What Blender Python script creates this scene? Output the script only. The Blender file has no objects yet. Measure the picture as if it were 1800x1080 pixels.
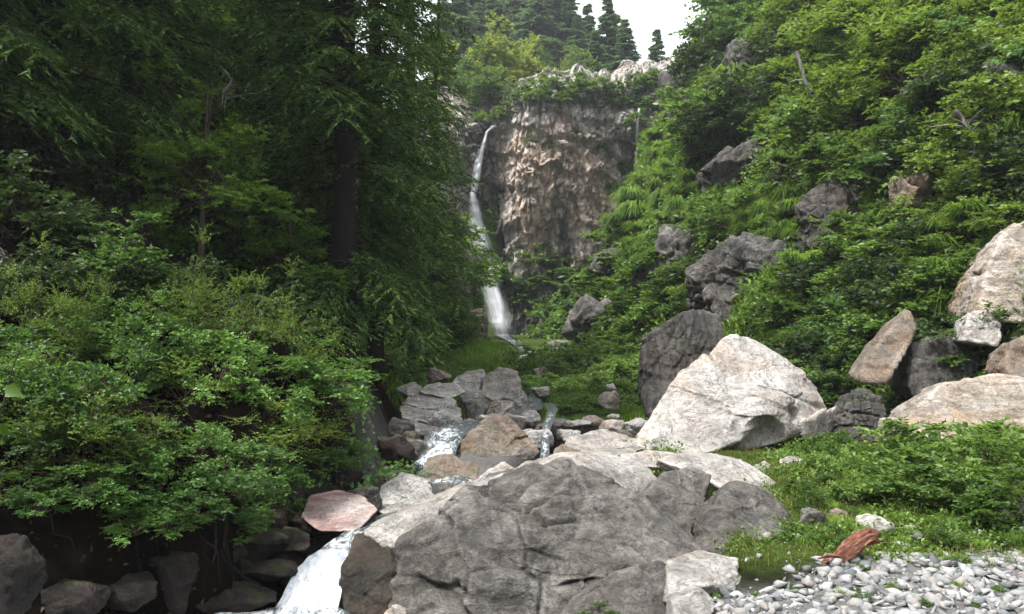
import bpy, bmesh, math, random
import numpy as np
from mathutils import Vector, Matrix
RNG = np.random.default_rng(7)
random.seed(7)
SC = bpy.context.scene
COL = SC.collection
# ------------------------------------------------------------------ camera, sky, sun, exposure
CAMZ = 1.7
F = 1500.0
PITCH = math.atan(100 / F)
cam_d = bpy.data.cameras.new('camera'); cam = bpy.data.objects.new('camera', cam_d); COL.objects.link(cam)
cam_d.sensor_width = 36.0; cam_d.lens = 36.0 * F / 1800
cam_d.clip_start = 0.05; cam_d.clip_end = 3000
cam.location = (0, 0, CAMZ); cam.rotation_euler = (math.pi / 2 + PITCH, 0, 0)
SC.camera = cam
world = bpy.data.worlds.new('World'); SC.world = world; world.use_nodes = True
wn = world.node_tree.nodes; wl = world.node_tree.links; wn.clear()
SUN_EL, SUN_AZ = math.radians(62), math.radians(-60)      # high, from behind the left shoulder, veiled by cloud
wo = wn.new('ShaderNodeOutputWorld'); wb = wn.new('ShaderNodeBackground')
ws = wn.new('ShaderNodeTexSky'); ws.sky_type = 'NISHITA'; ws.sun_disc = False
ws.sun_elevation = SUN_EL; ws.sun_rotation = SUN_AZ; ws.air_density = 1.0; ws.dust_density = 4.0
wh = wn.new('ShaderNodeHueSaturation'); wh.inputs['Saturation'].default_value = 0.25
wl.new(ws.outputs[0], wh.inputs['Color'])
wm = wn.new('ShaderNodeMix'); wm.data_type = 'RGBA'; wm.inputs[0].default_value = 0.6   # even cloud deck over the blue
wl.new(wh.outputs[0], wm.inputs[6]); wm.inputs[7].default_value = (8.6, 8.9, 9.2, 1)
wl.new(wm.outputs[2], wb.inputs['Color']); wb.inputs['Strength'].default_value = 0.05
wl.new(wb.outputs[0], wo.inputs['Surface'])
sun_d = bpy.data.lights.new('sun', 'SUN'); sun = bpy.data.objects.new('sun', sun_d); COL.objects.link(sun)
sun_d.energy = 1.5; sun_d.angle = math.radians(10); sun_d.color = (1.0, 0.96, 0.9)
# direction towards the sun
SD = Vector((math.cos(SUN_EL) * math.sin(SUN_AZ), math.cos(SUN_EL) * math.cos(SUN_AZ), math.sin(SUN_EL)))
SD = Vector((-0.38, -0.24, 0.89)).normalized()
sun.rotation_euler = SD.to_track_quat('Z', 'Y').to_euler()
ws.sun_elevation = math.asin(SD.z); ws.sun_rotation = math.atan2(SD.x, SD.y)
SC.view_settings.view_transform = 'Standard'; SC.view_settings.look = 'None'
SC.view_settings.gamma = 1.0; SC.view_settings.use_curve_mapping = False
SC.view_settings.exposure = 2.45
SC.render.engine = 'CYCLES'
SC.cycles.max_bounces = 4; SC.cycles.diffuse_bounces = 3; SC.cycles.transparent_max_bounces = 16
SC.cycles.use_denoising = True

# ------------------------------------------------------------------ helpers
CP, SP = math.cos(PITCH), math.sin(PITCH)
def ray(px, py):
    """world direction through a photo pixel (1800 x 1080), scaled to y = 1"""
    px = np.asarray(px, float); py = np.asarray(py, float)
    u = (px - 900) / F; v = (540 - py) / F
    dy = CP - v * SP; dz = SP + v * CP
    return np.stack([u / dy, np.ones_like(u), dz / dy], -1)
def P(px, py, D):
    d = ray(px, py); return d * np.asarray(D, float)[..., None] + np.array([0, 0, CAMZ])
def pix(p):
    p = np.asarray(p, float) - np.array([0, 0, CAMZ])
    f = p[..., 1] * CP + p[..., 2] * SP; v = -p[..., 1] * SP + p[..., 2] * CP
    return 900 + F * p[..., 0] / f, 540 - F * v / f
def ss(a, b, x):
    t = np.clip((np.asarray(x, float) - a) / (b - a), 0, 1); return t * t * (3 - 2 * t)
def _h(ix, iy, iz, seed):
    h = (ix.astype(np.int64) * 374761393 + iy.astype(np.int64) * 668265263 + iz.astype(np.int64) * 2147483647 + seed * 974711) & 0xffffffff
    h = ((h ^ (h >> 13)) * 1274126177) & 0xffffffff
    h = ((h ^ (h >> 16)) * 2246822519) & 0xffffffff
    return ((h ^ (h >> 15)) & 0xffffff) / float(0xffffff)
def vnoise(p, seed=0):
    p = np.asarray(p, float); i = np.floor(p); f = p - i; i = i.astype(np.int64)
    f = f * f * f * (f * (f * 6 - 15) + 10)
    r = 0
    for dx in (0, 1):
        wx = f[..., 0] if dx else 1 - f[..., 0]
        for dy in (0, 1):
            wy = f[..., 1] if dy else 1 - f[..., 1]
            for dz in (0, 1):
                wz = f[..., 2] if dz else 1 - f[..., 2]
                r = r + wx * wy * wz * _h(i[..., 0] + dx, i[..., 1] + dy, i[..., 2] + dz, seed)
    return r
def fbm(p, oct=4, seed=0, gain=.5):
    p = np.asarray(p, float); a = 1; s = 0; n = 0
    for k in range(oct):
        s = s + a * vnoise(p * 2.03 ** k + 17.3 * k, seed + k); n += a; a *= gain
    return s / n - .5
def ridged(p, oct=4, seed=0):
    p = np.asarray(p, float); a = 1; s = 0; n = 0
    for k in range(oct):
        s = s + a * (1 - np.abs(2 * vnoise(p * 2.1 ** k + 9.1 * k, seed + k) - 1)); n += a; a *= .5
    return s / n
def worley(p, seed=0):
    p = np.asarray(p, float); i = np.floor(p).astype(np.int64); d1 = np.full(p.shape[:-1], 9.); d2 = d1.copy(); cid = np.zeros(p.shape[:-1])
    for dx in (-1, 0, 1):
        for dy in (-1, 0, 1):
            for dz in (-1, 0, 1):
                c = i + np.array([dx, dy, dz])
                q = np.stack([c[..., k] + _h(c[..., 0], c[..., 1], c[..., 2], seed + 31 * k) for k in range(3)], -1)
                d = np.linalg.norm(q - p, axis=-1); v = _h(c[..., 0], c[..., 1], c[..., 2], seed + 99)
                lt = d < d1
                d2 = np.where(lt, d1, np.minimum(d2, d)); cid = np.where(lt, v, cid); d1 = np.where(lt, d, d1)
    return d1, d2, cid

def mesh_np(name, V, faces, mat=None, smooth=False, attrs=None):
    """faces: one int array (n,3) or (n,4), or a list of such arrays"""
    me = bpy.data.meshes.new(name)
    V = np.ascontiguousarray(V, np.float32)
    fl = faces if isinstance(faces, list) else [faces]
    fl = [np.asarray(f, np.int32) for f in fl if len(f)]
    me.vertices.add(len(V)); me.vertices.foreach_set('co', V.ravel())
    nl = sum(f.size for f in fl); nf = sum(len(f) for f in fl)
    me.loops.add(nl); me.loops.foreach_set('vertex_index', np.concatenate([f.ravel() for f in fl]))
    tot = np.concatenate([np.full(len(f), f.shape[1], np.int32) for f in fl])
    st = np.concatenate([[0], np.cumsum(tot)[:-1]]).astype(np.int32)
    me.polygons.add(nf); me.polygons.foreach_set('loop_start', st)
    if smooth: me.polygons.foreach_set('use_smooth', np.ones(nf, bool))
    if mat: me.materials.append(mat)
    me.update(calc_edges=True)
    if attrs:
        for k, a in attrs.items():
            at = me.attributes.new(k, 'FLOAT', 'POINT'); at.data.foreach_set('value', np.ascontiguousarray(a, np.float32).ravel())
    return me
def put(name, me, parent=None, loc=(0, 0, 0), rot=(0, 0, 0), scale=(1, 1, 1)):
    o = bpy.data.objects.new(name, me); COL.objects.link(o)
    if name in ('branches', 'stems', 'limbs', 'twigs'): o['kind'] = 'stuff'
    o.location = loc; o.rotation_euler = rot; o.scale = scale if hasattr(scale, '__len__') else (scale,) * 3
    if parent: o.parent = parent
    return o
def tag(o, label=None, cat=None, group=None, kind=None):
    if label: o['label'] = label
    if cat: o['category'] = cat
    if group: o['group'] = group
    if kind: o['kind'] = kind
    return o
def empty(name, loc, rz=0, scale=1):
    o = bpy.data.objects.new(name, None); COL.objects.link(o); o.location = loc; o.rotation_euler = (0, 0, rz)
    o.scale = (scale,) * 3 if not hasattr(scale, '__len__') else scale
    o.empty_display_size = .2
    return o
def world_mesh(name, V, faces, mat, smooth=False, attrs=None, parent=None):
    """mesh built in world coordinates, its origin moved to its base"""
    V = np.asarray(V, float); b = np.array([V[:, 0].mean(), V[:, 1].mean(), V[:, 2].min()])
    return put(name, mesh_np(name, V - b, faces, mat, smooth, attrs), parent, tuple(b))
def grid_faces(n, m):
    i = np.arange(n - 1)[:, None] * m + np.arange(m - 1)[None, :]
    i = i.ravel(); return np.stack([i, i + 1, i + m + 1, i + m], -1)
def tube(pts, rad, sides=6):
    pts = np.asarray(pts, float); n = len(pts); rad = np.broadcast_to(np.asarray(rad, float), (n,))
    t = np.gradient(pts, axis=0); t /= np.linalg.norm(t, axis=1, keepdims=True) + 1e-9
    ref = np.array([0.31, 0.94, 0.13]); a = np.cross(t, ref); a /= np.linalg.norm(a, axis=1, keepdims=True) + 1e-9; b = np.cross(t, a)
    ang = np.linspace(0, 2 * np.pi, sides, endpoint=False)
    V = pts[:, None] + rad[:, None, None] * (np.cos(ang)[None, :, None] * a[:, None] + np.sin(ang)[None, :, None] * b[:, None])
    V = V.reshape(-1, 3); fs = []
    for i in range(n - 1):
        k = np.arange(sides); k2 = (k + 1) % sides
        fs.append(np.stack([i * sides + k, i * sides + k2, (i + 1) * sides + k2, (i + 1) * sides + k], -1))
    return V, np.concatenate(fs)
class Acc:
    def __init__(s): s.V = []; s.F = []; s.n = 0
    def add(s, V, Fc): s.V.append(np.asarray(V, float)); s.F.append(np.asarray(Fc) + s.n); s.n += len(V)
    def get(s): return np.concatenate(s.V), np.concatenate(s.F)

# ------------------------------------------------------------------ materials
class N:
    def __init__(s, name):
        s.m = bpy.data.materials.new(name); s.m.use_nodes = True; s.t = s.m.node_tree; s.t.nodes.clear()
        s.out = s('ShaderNodeOutputMaterial')
    def __call__(s, typ, ins=None, **kw):
        n = s.t.nodes.new(typ)
        for k, v in kw.items(): setattr(n, k, v)
        for k, v in (ins or {}).items():
            if isinstance(v, bpy.types.NodeSocket): s.t.links.new(v, n.inputs[k])
            else: n.inputs[k].default_value = v
        return n
    def noise(s, vec, scale, detail=6, rough=.6, dist=0):
        return s('ShaderNodeTexNoise', {'Vector': vec, 'Scale': scale, 'Detail': detail, 'Roughness': rough, 'Distortion': dist}).outputs[0]
    def ramp(s, fac, stops, interp='LINEAR'):
        r = s('ShaderNodeValToRGB', {'Fac': fac}); e = r.color_ramp.elements; r.color_ramp.interpolation = interp
        while len(e) < len(stops): e.new(.5)
        for x, (p, c) in zip(e, stops):
            x.position = p; x.color = (*c, 1) if hasattr(c, '__len__') else (c, c, c, 1)
        return r.outputs[0]
    def mix(s, fac, a, b, blend='MIX'):
        n = s('ShaderNodeMix', data_type='RGBA', blend_type=blend)
        for k, v in ((0, fac), (6, a), (7, b)):
            if isinstance(v, bpy.types.NodeSocket): s.t.links.new(v, n.inputs[k])
            else: n.inputs[k].default_value = (*v, 1) if hasattr(v, '__len__') and len(v) == 3 else v
        return n.outputs[2]
    def math(s, op, a, b=0.0, clamp=False):
        n = s('ShaderNodeMath', operation=op, use_clamp=clamp)
        for k, v in ((0, a), (1, b)):
            if isinstance(v, bpy.types.NodeSocket): s.t.links.new(v, n.inputs[k])
            else: n.inputs[k].default_value = v
        return n.outputs[0]
    def mapping(s, vec, scale=(1, 1, 1), rot=(0, 0, 0), loc=(0, 0, 0)):
        return s('ShaderNodeMapping', {'Vector': vec, 'Scale': scale, 'Rotation': rot, 'Location': loc}).outputs[0]
    def pos(s): return s('ShaderNodeNewGeometry').outputs['Position']
    def obj(s): return s('ShaderNodeTexCoord').outputs['Object']
    def bump(s, h, strength=.5, dist=.05, normal=None):
        d = {'Height': h, 'Strength': strength, 'Distance': dist}
        if normal is not None: d['Normal'] = normal
        return s('ShaderNodeBump', d).outputs[0]
    def finish(s, shader): s.t.links.new(shader, s.out.inputs[0]); return s.m
    def principled(s, col, rough=.8, normal=None, spec=.35):
        d = {'Base Color': col, 'Roughness': rough, 'Specular IOR Level': spec}
        if normal is not None: d['Normal'] = normal
        return s('ShaderNodeBsdfPrincipled', d).outputs[0]

def rock_mat(name, dark, mid, light, warm=None, warm_amt=.5, sc=1.0, lichen=.5, streak=None, streak_amt=.4, rough=.82, bump=.7, moss=0.0, veins=0.0, spec=.3):
    n = N(name); v = n.pos()
    a = n.noise(v, 1.6 * sc, 9, .68, .3)
    c = n.ramp(a, [(.3, dark), (.5, mid), (.68, light)])
    if warm is not None:
        w = n.noise(n.mapping(v, loc=(3.1, 7.7, 1.9)), .9 * sc, 5, .6, .6)
        w = n.ramp(w, [(.46, 0.0), (.62, 1.0)])
        c = n.mix(n.math('MULTIPLY', w, warm_amt), c, warm)
    # dark weathering blotches with soft broken edges
    l = n.noise(n.mapping(v, loc=(9, 2, 5)), 3.2 * sc, 10, .72)
    l = n.ramp(l, [(.53, 0.0), (.61, 1.0)])
    c = n.mix(n.math('MULTIPLY', l, lichen), c, tuple(x * .45 for x in dark))
    if streak is not None:
        sv = n.mapping(v, scale=streak)
        st = n.noise(sv, 2.2 * sc, 7, .65, 1.1)
        st2 = n.ramp(st, [(.4, 1.0), (.5, 0.0), (.56, .2), (.64, 0.0)])
        c = n.mix(n.math('MULTIPLY', st2, streak_amt), c, tuple(x * .55 for x in dark))
        lt = n.ramp(st, [(.52, 0.0), (.545, 1.0), (.57, 0.0)])
        c = n.mix(n.math('MULTIPLY', lt, streak_amt * .7), c, tuple(min(.8, x * 1.25) for x in light))
    if veins:
        q = n.noise(n.mapping(v, scale=(1, .6, 1.4), rot=(.5, .3, .6)), 1.1 * sc, 6, .6, 1.6)
        q = n.ramp(q, [(.487, 0.0), (.497, 1.0), (.507, 0.0)])
        c = n.mix(n.math('MULTIPLY', q, veins), c, tuple(x * .35 for x in dark))
    f = n.noise(v, 26 * sc, 5, .75)
    f2 = n.ramp(f, [(.3, .62), (.5, 1.0), (.72, 1.25)])
    c = n.mix(.8, c, f2, 'MULTIPLY')
    if moss:
        g = n('ShaderNodeNewGeometry'); z = n('ShaderNodeSeparateXYZ', {0: g.outputs['Normal']}).outputs[2]
        mz = n.math('MULTIPLY', n.ramp(z, [(.45, 0.0), (.85, 1.0)]), n.ramp(n.noise(v, 2.5 * sc, 8, .7), [(.5, 0.0), (.58, 1.0)]))
        c = n.mix(n.math('MULTIPLY', mz, moss), c, n.ramp(f, [(.3, (.018, .035, .008)), (.7, (.07, .11, .02))]))
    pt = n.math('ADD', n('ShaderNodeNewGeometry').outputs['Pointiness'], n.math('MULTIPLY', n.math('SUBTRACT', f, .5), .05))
    c = n.mix(.9, c, n.ramp(pt, [(.44, .28), (.485, .88), (.51, 1.02), (.55, 1.4)]), 'MULTIPLY')  # crevice shading put into the colour: recesses dark, raised edges light
    cr = n.noise(n.mapping(v, scale=(1, .7, 1.5), rot=(.3, .6, .2)), 2.6 * sc, 8, .62, 1.0)
    cr = n.ramp(cr, [(.478, 1.0), (.494, .35), (.506, .35), (.522, 1.0)])
    c = n.mix(.55, c, cr, 'MULTIPLY')
    b = n.math('ADD', n.math('MULTIPLY', n.noise(v, 4.5 * sc, 12, .72), 1.0), n.math('MULTIPLY', n.noise(v, 19 * sc, 6, .7), .28))
    if streak is not None: b = n.math('ADD', b, n.math('MULTIPLY', st, .6))
    nb = n.bump(b, bump, .12 / sc)
    return n.finish(n.principled(c, rough, nb, spec))

def leaf_mat(name, cols, trans=.35, rough=.5, patch=0.7, spec=.28):
    """cols: dark, mid, light leaf colours; each leaf takes its own, with drifts from clump to clump"""
    n = N(name); g = n('ShaderNodeNewGeometry')
    r = g.outputs['Random Per Island']
    oi = n('ShaderNodeObjectInfo').outputs['Random']
    d = n.noise(g.outputs['Position'], patch, 3, .6)
    x = n.math('ADD', n.math('MULTIPLY', r, .5), n.math('ADD', n.math('MULTIPLY', n.math('SUBTRACT', d, .54), 1.5), n.math('MULTIPLY', oi, .44)))
    c = n.ramp(x, [(.12, cols[0]), (.45, cols[1]), (.85, cols[2])])
    p = n('ShaderNodeBsdfPrincipled', {'Base Color': c, 'Roughness': rough, 'Specular IOR Level': spec}).outputs[0]
    t = n('ShaderNodeBsdfTranslucent', {'Color': n.mix(.5, c, tuple(min(.5, k * 1.9) for k in (cols[2][0], cols[2][1], cols[2][2] * .6)))}).outputs[0]
    return n.finish(n('ShaderNodeMixShader', {0: trans, 1: p, 2: t}).outputs[0])
def bark_mat(name, a, b):
    n = N(name); v = n.obj()
    s = n.noise(n.mapping(v, scale=(1, 1, .18)), 14, 7, .7, .5)
    c = n.ramp(s, [(.35, a), (.65, b)])
    return n.finish(n.principled(c, .9, n.bump(s, .8, .03), .2))
# ------------------------------------------------------------------ the lie of the land
_ty = np.array([-60, 0, 4, 6.5, 7.5, 9, 11, 14, 18, 30, 40, 50, 57, 64.])
_tl = np.array([-3, -3, -2.6, -2.3, -2.1, -2.05, -1.6, -1.9, -2.2, -2.7, -2.9, -2.4, -2.2, -2.2])
_tr = np.array([8, 8, 8, 8, 8, 8, 7.8, 7.2, 5.6, 3.6, 2.7, 3.4, 5.0, 5.2])
_fy = np.array([-60, 0, 5.5, 8, 10, 13, 18, 25, 40, 52, 62, 66.])
_fz = np.array([0, 0, .05, .18, .30, .44, .55, 1.0, 2.15, 3.1, 3.8, 4.])
def floorz(y): return np.interp(y, _fy, _fz)
# stream centre line: y, x, water z, half width
STREAM = np.array([[4.6, -2.6, -.2, 1.3], [5.6, -2.1, -.2, 1.1], [6.5, -1.8, -.2, .75], [6.72, -1.7, -.2, .4], [6.85, -1.62, -.17, .2], [7.1, -1.6, -.04, .17], [7.4, -1.54, .1, .14],
                   [7.7, -1.46, .17, .13], [8.6, -1.2, .19, .22], [9.5, -.62, .20, .36], [10.6, -.75, .24, .3], [11.5, -1.05, .40, .2],
                   [12.3, -1.02, .60, .2], [13.3, -1.0, .70, .26], [14.6, -.7, .74, .34], [16.2, -.1, .78, .34], [18, .35, .82, .25],
                   [21, .5, .95, .16], [27, .25, 1.2, .14], [36, .5, 1.9, .2], [44, .6, 2.5, .2], [52, .1, 3.1, .2], [61, -.75, 3.85, .5]])
def stream_at(y): return np.interp(y, STREAM[:, 0], STREAM[:, 1]), np.interp(y, STREAM[:, 0], STREAM[:, 2]), np.interp(y, STREAM[:, 0], STREAM[:, 3])
def hfun(x, y):
    x = np.asarray(x, float); y = np.asarray(y, float)
    p3 = np.stack([x, y, np.zeros_like(x)], -1)
    base = floorz(y) - .55 * (1 - ss(.9, 1.5, x - .3 * (y - 6))) * (1 - ss(7.2, 9.5, y))
    fade = 1 - ss(57, 65, y)
    wob = fbm(p3 * .35, 3, 5) * np.clip((y - 9) / 20, 0, 1) * 2.2
    xl = np.interp(y, _ty, _tl) + wob * .6 + fbm(p3 * .9 + 3, 3, 15) * .7 * (1 - ss(14, 20, y)); xr = np.interp(y, _ty, _tr) + wob
    sl = np.interp(y, [-60, 6, 12, 20, 30, 45, 60], [.8, .5, .52, .85, 1.8, 3.0, 3.2])
    sr = np.interp(y, [-60, 8, 15, 22, 35, 45, 60], [.7, .75, 1.15, 1.5, 1.9, 2.4, 3.5])
    step = np.interp(y, [-60, 4, 12, 18, 30], [1.0, 1.15, 1.0, .6, .3])
    dl = np.maximum(xl - x, 0); dr = np.maximum(x - xr, 0)
    L = sl * np.maximum(dl - .35, 0) + step * ss(0, .5, dl) * (1 + 1.0 * fbm(p3 * 1.3, 3, 16)) + (ridged(p3 * 1.5, 3, 18) - .6) * .5 * ss(.1, .5, dl) * (1 - ss(16, 22, y)); L = 40 * (1 - np.exp(-L / 40)) 
    R = sr * (np.sqrt(dr * dr + .5) - .707); R = np.where(dr > 0, R, 0); R = 55 * (1 - np.exp(-R / 55))
    amt = np.clip((L + R) / 3, 0, 1)
    rough = fbm(p3 * .22 + 5, 3, 11) * 3.4 * np.clip((L + R) / 8, 0, 1) + fbm(p3 * .9, 4, 3) * 1.3 * amt + fbm(p3 * 3.1, 3, 8) * .28 * (.35 + .65 * amt)
    # gentle hump of turf at the right of the gravel and on the left bank beyond
    hump = .28 * np.exp(-((x - 4.6) / 1.7) ** 2 - ((y - 9.6) / 1.3) ** 2) + .9 * np.exp(-((x + 1.2) / 1.5) ** 2 - ((y - 33) / 5) ** 2)
    h = base + (L + R) * fade + rough * fade + hump
    # stream bed
    sx, sz, sw = stream_at(y)
    d = np.abs(x - sx); bed = (1 - ss(sw * .8, sw * 1.7 + .15, d)) * (1 - ss(58, 62, y)) * ss(3, 5, y)
    h = h * (1 - bed) + (np.minimum(h, sz - .18)) * bed
    # plateau behind the cliff, dipping towards the right where the sky shows
    plat = 18.3 + 12.5 * ss(64, 106, y) - 5 * ss(5, 15, x) * ss(70, 95, y) + fbm(p3 * .12, 4, 21) * 3.5 - 9 * ss(112, 170, y)
    t = ss(63.2, 65.6, y)
    return h * (1 - t) + np.maximum(plat, h * 0 + plat) * t
_hx = np.arange(-32, 32.01, .125); _hy = np.arange(2.5, 112.01, .15)
_HX, _HY = np.meshgrid(_hx, _hy, indexing='ij'); _HZ = hfun(_HX, _HY)
def hq(x, y):
    u = np.clip((np.asarray(x, float) + 32) / .125, 0, len(_hx) - 1.001); v = np.clip((np.asarray(y, float) - 2.5) / .15, 0, len(_hy) - 1.001)
    i = u.astype(int); j = v.astype(int); u = u - i; v = v - j
    return (_HZ[i, j] * (1 - u) + _HZ[i + 1, j] * u) * (1 - v) + (_HZ[i, j + 1] * (1 - u) + _HZ[i + 1, j + 1] * u) * v
def hit(px, py, tmax=110):
    """first point of the ground met by the ray through a photo pixel"""
    px = np.atleast_1d(np.asarray(px, float)); py = np.atleast_1d(np.asarray(py, float))
    d = ray(px, py); t = np.concatenate([np.arange(3.5, 20, .06), np.arange(20, tmax, .2)])
    out = np.zeros((len(px), 3))
    for i in range(len(px)):
        q = d[i][None] * t[:, None] + np.array([0, 0, CAMZ])
        g = q[:, 2] - hq(q[:, 0], q[:, 1]); k = np.argmax(g < 0)
        if g[k] >= 0: k = len(t) - 1
        out[i] = (q[k, 0], q[k, 1], float(hq(q[k, 0], q[k, 1])))
    return out
def axis(segs):
    a = [np.arange(s, e, st) for s, e, st in segs]; return np.concatenate(a + [[segs[-1][1]]])
gx = axis([(-220, -60, 16), (-60, -16, 2), (-16, -6, .3), (-6, 9, .09), (9, 18, .3), (18, 60, 2), (60, 220, 16)])
gy = axis([(-60, 0, 5), (0, 4, .5), (4, 16, .09), (16, 30, .2), (30, 66, .4), (66, 130, 2.5), (130, 400, 27)])
GX, GY = np.meshgrid(gx, gy, indexing='ij')
GZ = hfun(GX, GY)
# what the ground is made of: turf weight and gravel weight
def turf_w(x, y, z):
    e = .5
    p3 = np.stack([x, y, z * .5], -1)
    nz = fbm(p3 * 1.2, 4, 33)
    right = ss(1.2, 2.0, x - np.interp(y, [5, 8, 12, 20], [-.4, .1, .5, .2])) * ss(5.9, 6.6, y + nz * 1.2 - .36 * (x - 1.5))
    far = ss(16, 18, y)
    flat = 1 - .8 * ss(.5, 1.1, np.abs((hfun(x + e, y) - hfun(x - e, y)) / (2 * e)))
    return flat * np.clip((np.where(x > 0, right, 0) + far * ss(.35, .9, np.abs(x - stream_at(y)[0]) - stream_at(y)[2] + .8 + nz)) + .0, 0, 1)
def gravel_w(x, y):
    p3 = np.stack([x, y, 0 * x], -1); nz = fbm(p3 * .9, 3, 44)
    sx, sz, sw = stream_at(y); bed = .75 * (1 - ss(.5, 1.3, np.abs(x - sx) + nz)) * ss(7.6, 8.2, y) * (1 - ss(17, 19, y))
    return bed + ss(.6, 1.2, x) * (1 - ss(6.0, 6.5, y + nz * 1.2 - .36 * (x - 1.5)))
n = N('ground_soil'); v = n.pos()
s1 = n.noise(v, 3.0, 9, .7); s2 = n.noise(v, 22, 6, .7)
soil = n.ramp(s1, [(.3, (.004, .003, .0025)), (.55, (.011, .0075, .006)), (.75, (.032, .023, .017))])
turf = n.ramp(n.math('ADD', n.math('MULTIPLY', s1, .6), n.math('MULTIPLY', s2, .4)), [(.3, (.016, .03, .008)), (.52, (.05, .085, .016)), (.7, (.13, .15, .035))])
grav = n.ramp(s2, [(.3, (.10, .098, .094)), (.6, (.21, .21, .205)), (.8, (.32, .32, .315))])
aT = n('ShaderNodeAttribute', attribute_name='turf').outputs['Fac']; aG = n('ShaderNodeAttribute', attribute_name='gravel').outputs['Fac']
tm = n.math('MULTIPLY', aT, n.ramp(s1, [(.32, 0.25), (.5, 1.0)]))
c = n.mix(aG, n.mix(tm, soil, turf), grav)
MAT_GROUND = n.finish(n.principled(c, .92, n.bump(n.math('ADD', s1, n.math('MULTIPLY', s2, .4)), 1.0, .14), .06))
xx, yy, zz = GX.ravel(), GY.ravel(), GZ.ravel()
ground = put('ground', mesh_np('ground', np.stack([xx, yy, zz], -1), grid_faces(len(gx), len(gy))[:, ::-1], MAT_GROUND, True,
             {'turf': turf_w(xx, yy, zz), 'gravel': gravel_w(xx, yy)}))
tag(ground, kind='structure')

# ------------------------------------------------------------------ rock maker
_ICO = {}
def ico(level):
    if level not in _ICO:
        bm = bmesh.new(); bmesh.ops.create_icosphere(bm, subdivisions=level, radius=1)
        bm.verts.ensure_lookup_table()
        _ICO[level] = (np.array([v.co[:] for v in bm.verts]), np.array([[v.index for v in f.verts] for f in bm.faces])); bm.free()
    return _ICO[level]
def hull_planes(pts):
    bm = bmesh.new()
    for p in pts: bm.verts.new(p)
    bmesh.ops.convex_hull(bm, input=bm.verts)
    bm.normal_update()
    vs = np.array([v.co[:] for v in bm.verts if v.link_faces])
    ns = np.array([f.normal[:] for f in bm.faces]); os_ = np.array([f.verts[0].co[:] for f in bm.faces])
    bm.free(); c = vs.mean(0)
    h = np.einsum('ij,ij->i', ns, os_ - c); s = np.sign(h); ns = ns * s[:, None]; h = h * s
    # merge near-coplanar planes
    keep = []
    for i in np.argsort(h):
        if all(np.dot(ns[i], ns[j]) < .985 for j in keep): keep.append(i)
    return c, ns[keep], np.maximum(h[keep], 1e-3), vs
def rock_shape(pts, level=5, rough=1.0, seed=0, p=32, cells=1.0, cuts=0, strata=None, dents=(), cracks=()):
    """solid rock from the corner points of its faces, worn and broken by noise; world coordinates"""
    c, ns, h, vs = hull_planes(pts)
    size = np.sqrt(np.prod(np.maximum(np.ptp(vs, axis=0), .1)) ** (2 / 3)); dims = np.ptp(vs, axis=0) / 2
    d, fc = ico(level)
    d = d * dims; d = d / np.linalg.norm(d, axis=1, keepdims=True)
    r = np.random.default_rng(seed + 1000)
    for _ in range(cuts):     # extra broken facets
        m = r.normal(size=3); m /= np.linalg.norm(m); hh = ((vs - c) @ m).max() * r.uniform(.72, .92)
        ns = np.vstack([ns, m]); h = np.append(h, hh)
    q = np.maximum(d @ ns.T, 1e-6) / h
    rad = ((q ** p).sum(1)) ** (-1 / p)
    V = c + d * rad[:, None]
    k = 1 / size
    s0 = seed * 3.7
    disp = .13 * fbm(V * 1.5 * k + s0, 4, seed) + .08 * (ridged(V * 3.2 * k + s0, 4, seed + 3) - .6) + .04 * fbm(V * 9 * k + s0, 5, seed + 5, .6)
    d1, d2, cid = worley(V * 2.6 * k + s0 + .25 * fbm(V * 4 * k, 2, seed)[:, None], seed + 7)
    disp = disp + .085 * cells * (cid - .5) * ss(.0, .1, d2 - d1)
    e1, e2, eid = worley(V * np.array([5.2, 5.2, 7.5]) * k + s0 + .9 * np.stack([fbm(V * 3 * k + 5 + j, 3, seed + j) for j in range(3)], -1), seed + 17)
    disp = disp + .038 * cells * (eid - .5) * ss(.0, .16, e2 - e1) - .03 * cells * (1 - ss(0, .09, e2 - e1)) * ss(.45, .6, vnoise(V * 2 * k + s0, seed + 4))
    if strata is not None:
        u = V @ np.asarray(strata[:3]) / strata[3] + 1.2 * fbm(V * 1.1 * k, 3, seed + 9)
        w = np.abs((u % 1) - .5) * 2
        disp = disp + strata[4] / size * (ss(.0, .35, w) - .6 + .5 * fbm(V * 5 * k, 3, seed + 2))
    V = V + d * (disp * size * rough)[:, None]
    for (q0, R, amt) in dents:
        q0 = np.asarray(q0); dd = np.linalg.norm(V - q0, axis=1)
        ok = dd < R; dirn = (c - V); dirn /= np.linalg.norm(dirn, axis=1, keepdims=True)
        V = V + np.where(ok, amt * (1 - (dd / R) ** 2), 0)[:, None] * dirn
    for (a, b, w, dep) in cracks:
        a = np.asarray(a); b = np.asarray(b); ab = b - a
        Vw = V + .12 * size * np.stack([fbm(V * 2 * k + 3 + j, 3, seed + j) for j in range(3)], -1)
        t = np.clip(((Vw - a) @ ab) / (ab @ ab), 0, 1); dd = np.linalg.norm(Vw - (a + t[:, None] * ab), axis=1)
        V = V - d * (dep * np.exp(-(dd / w) ** 2))[:, None]
    return V, fc
def corner(lst):
    a = np.array(lst, float); return P(a[:, 0], a[:, 1], a[:, 2])
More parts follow.
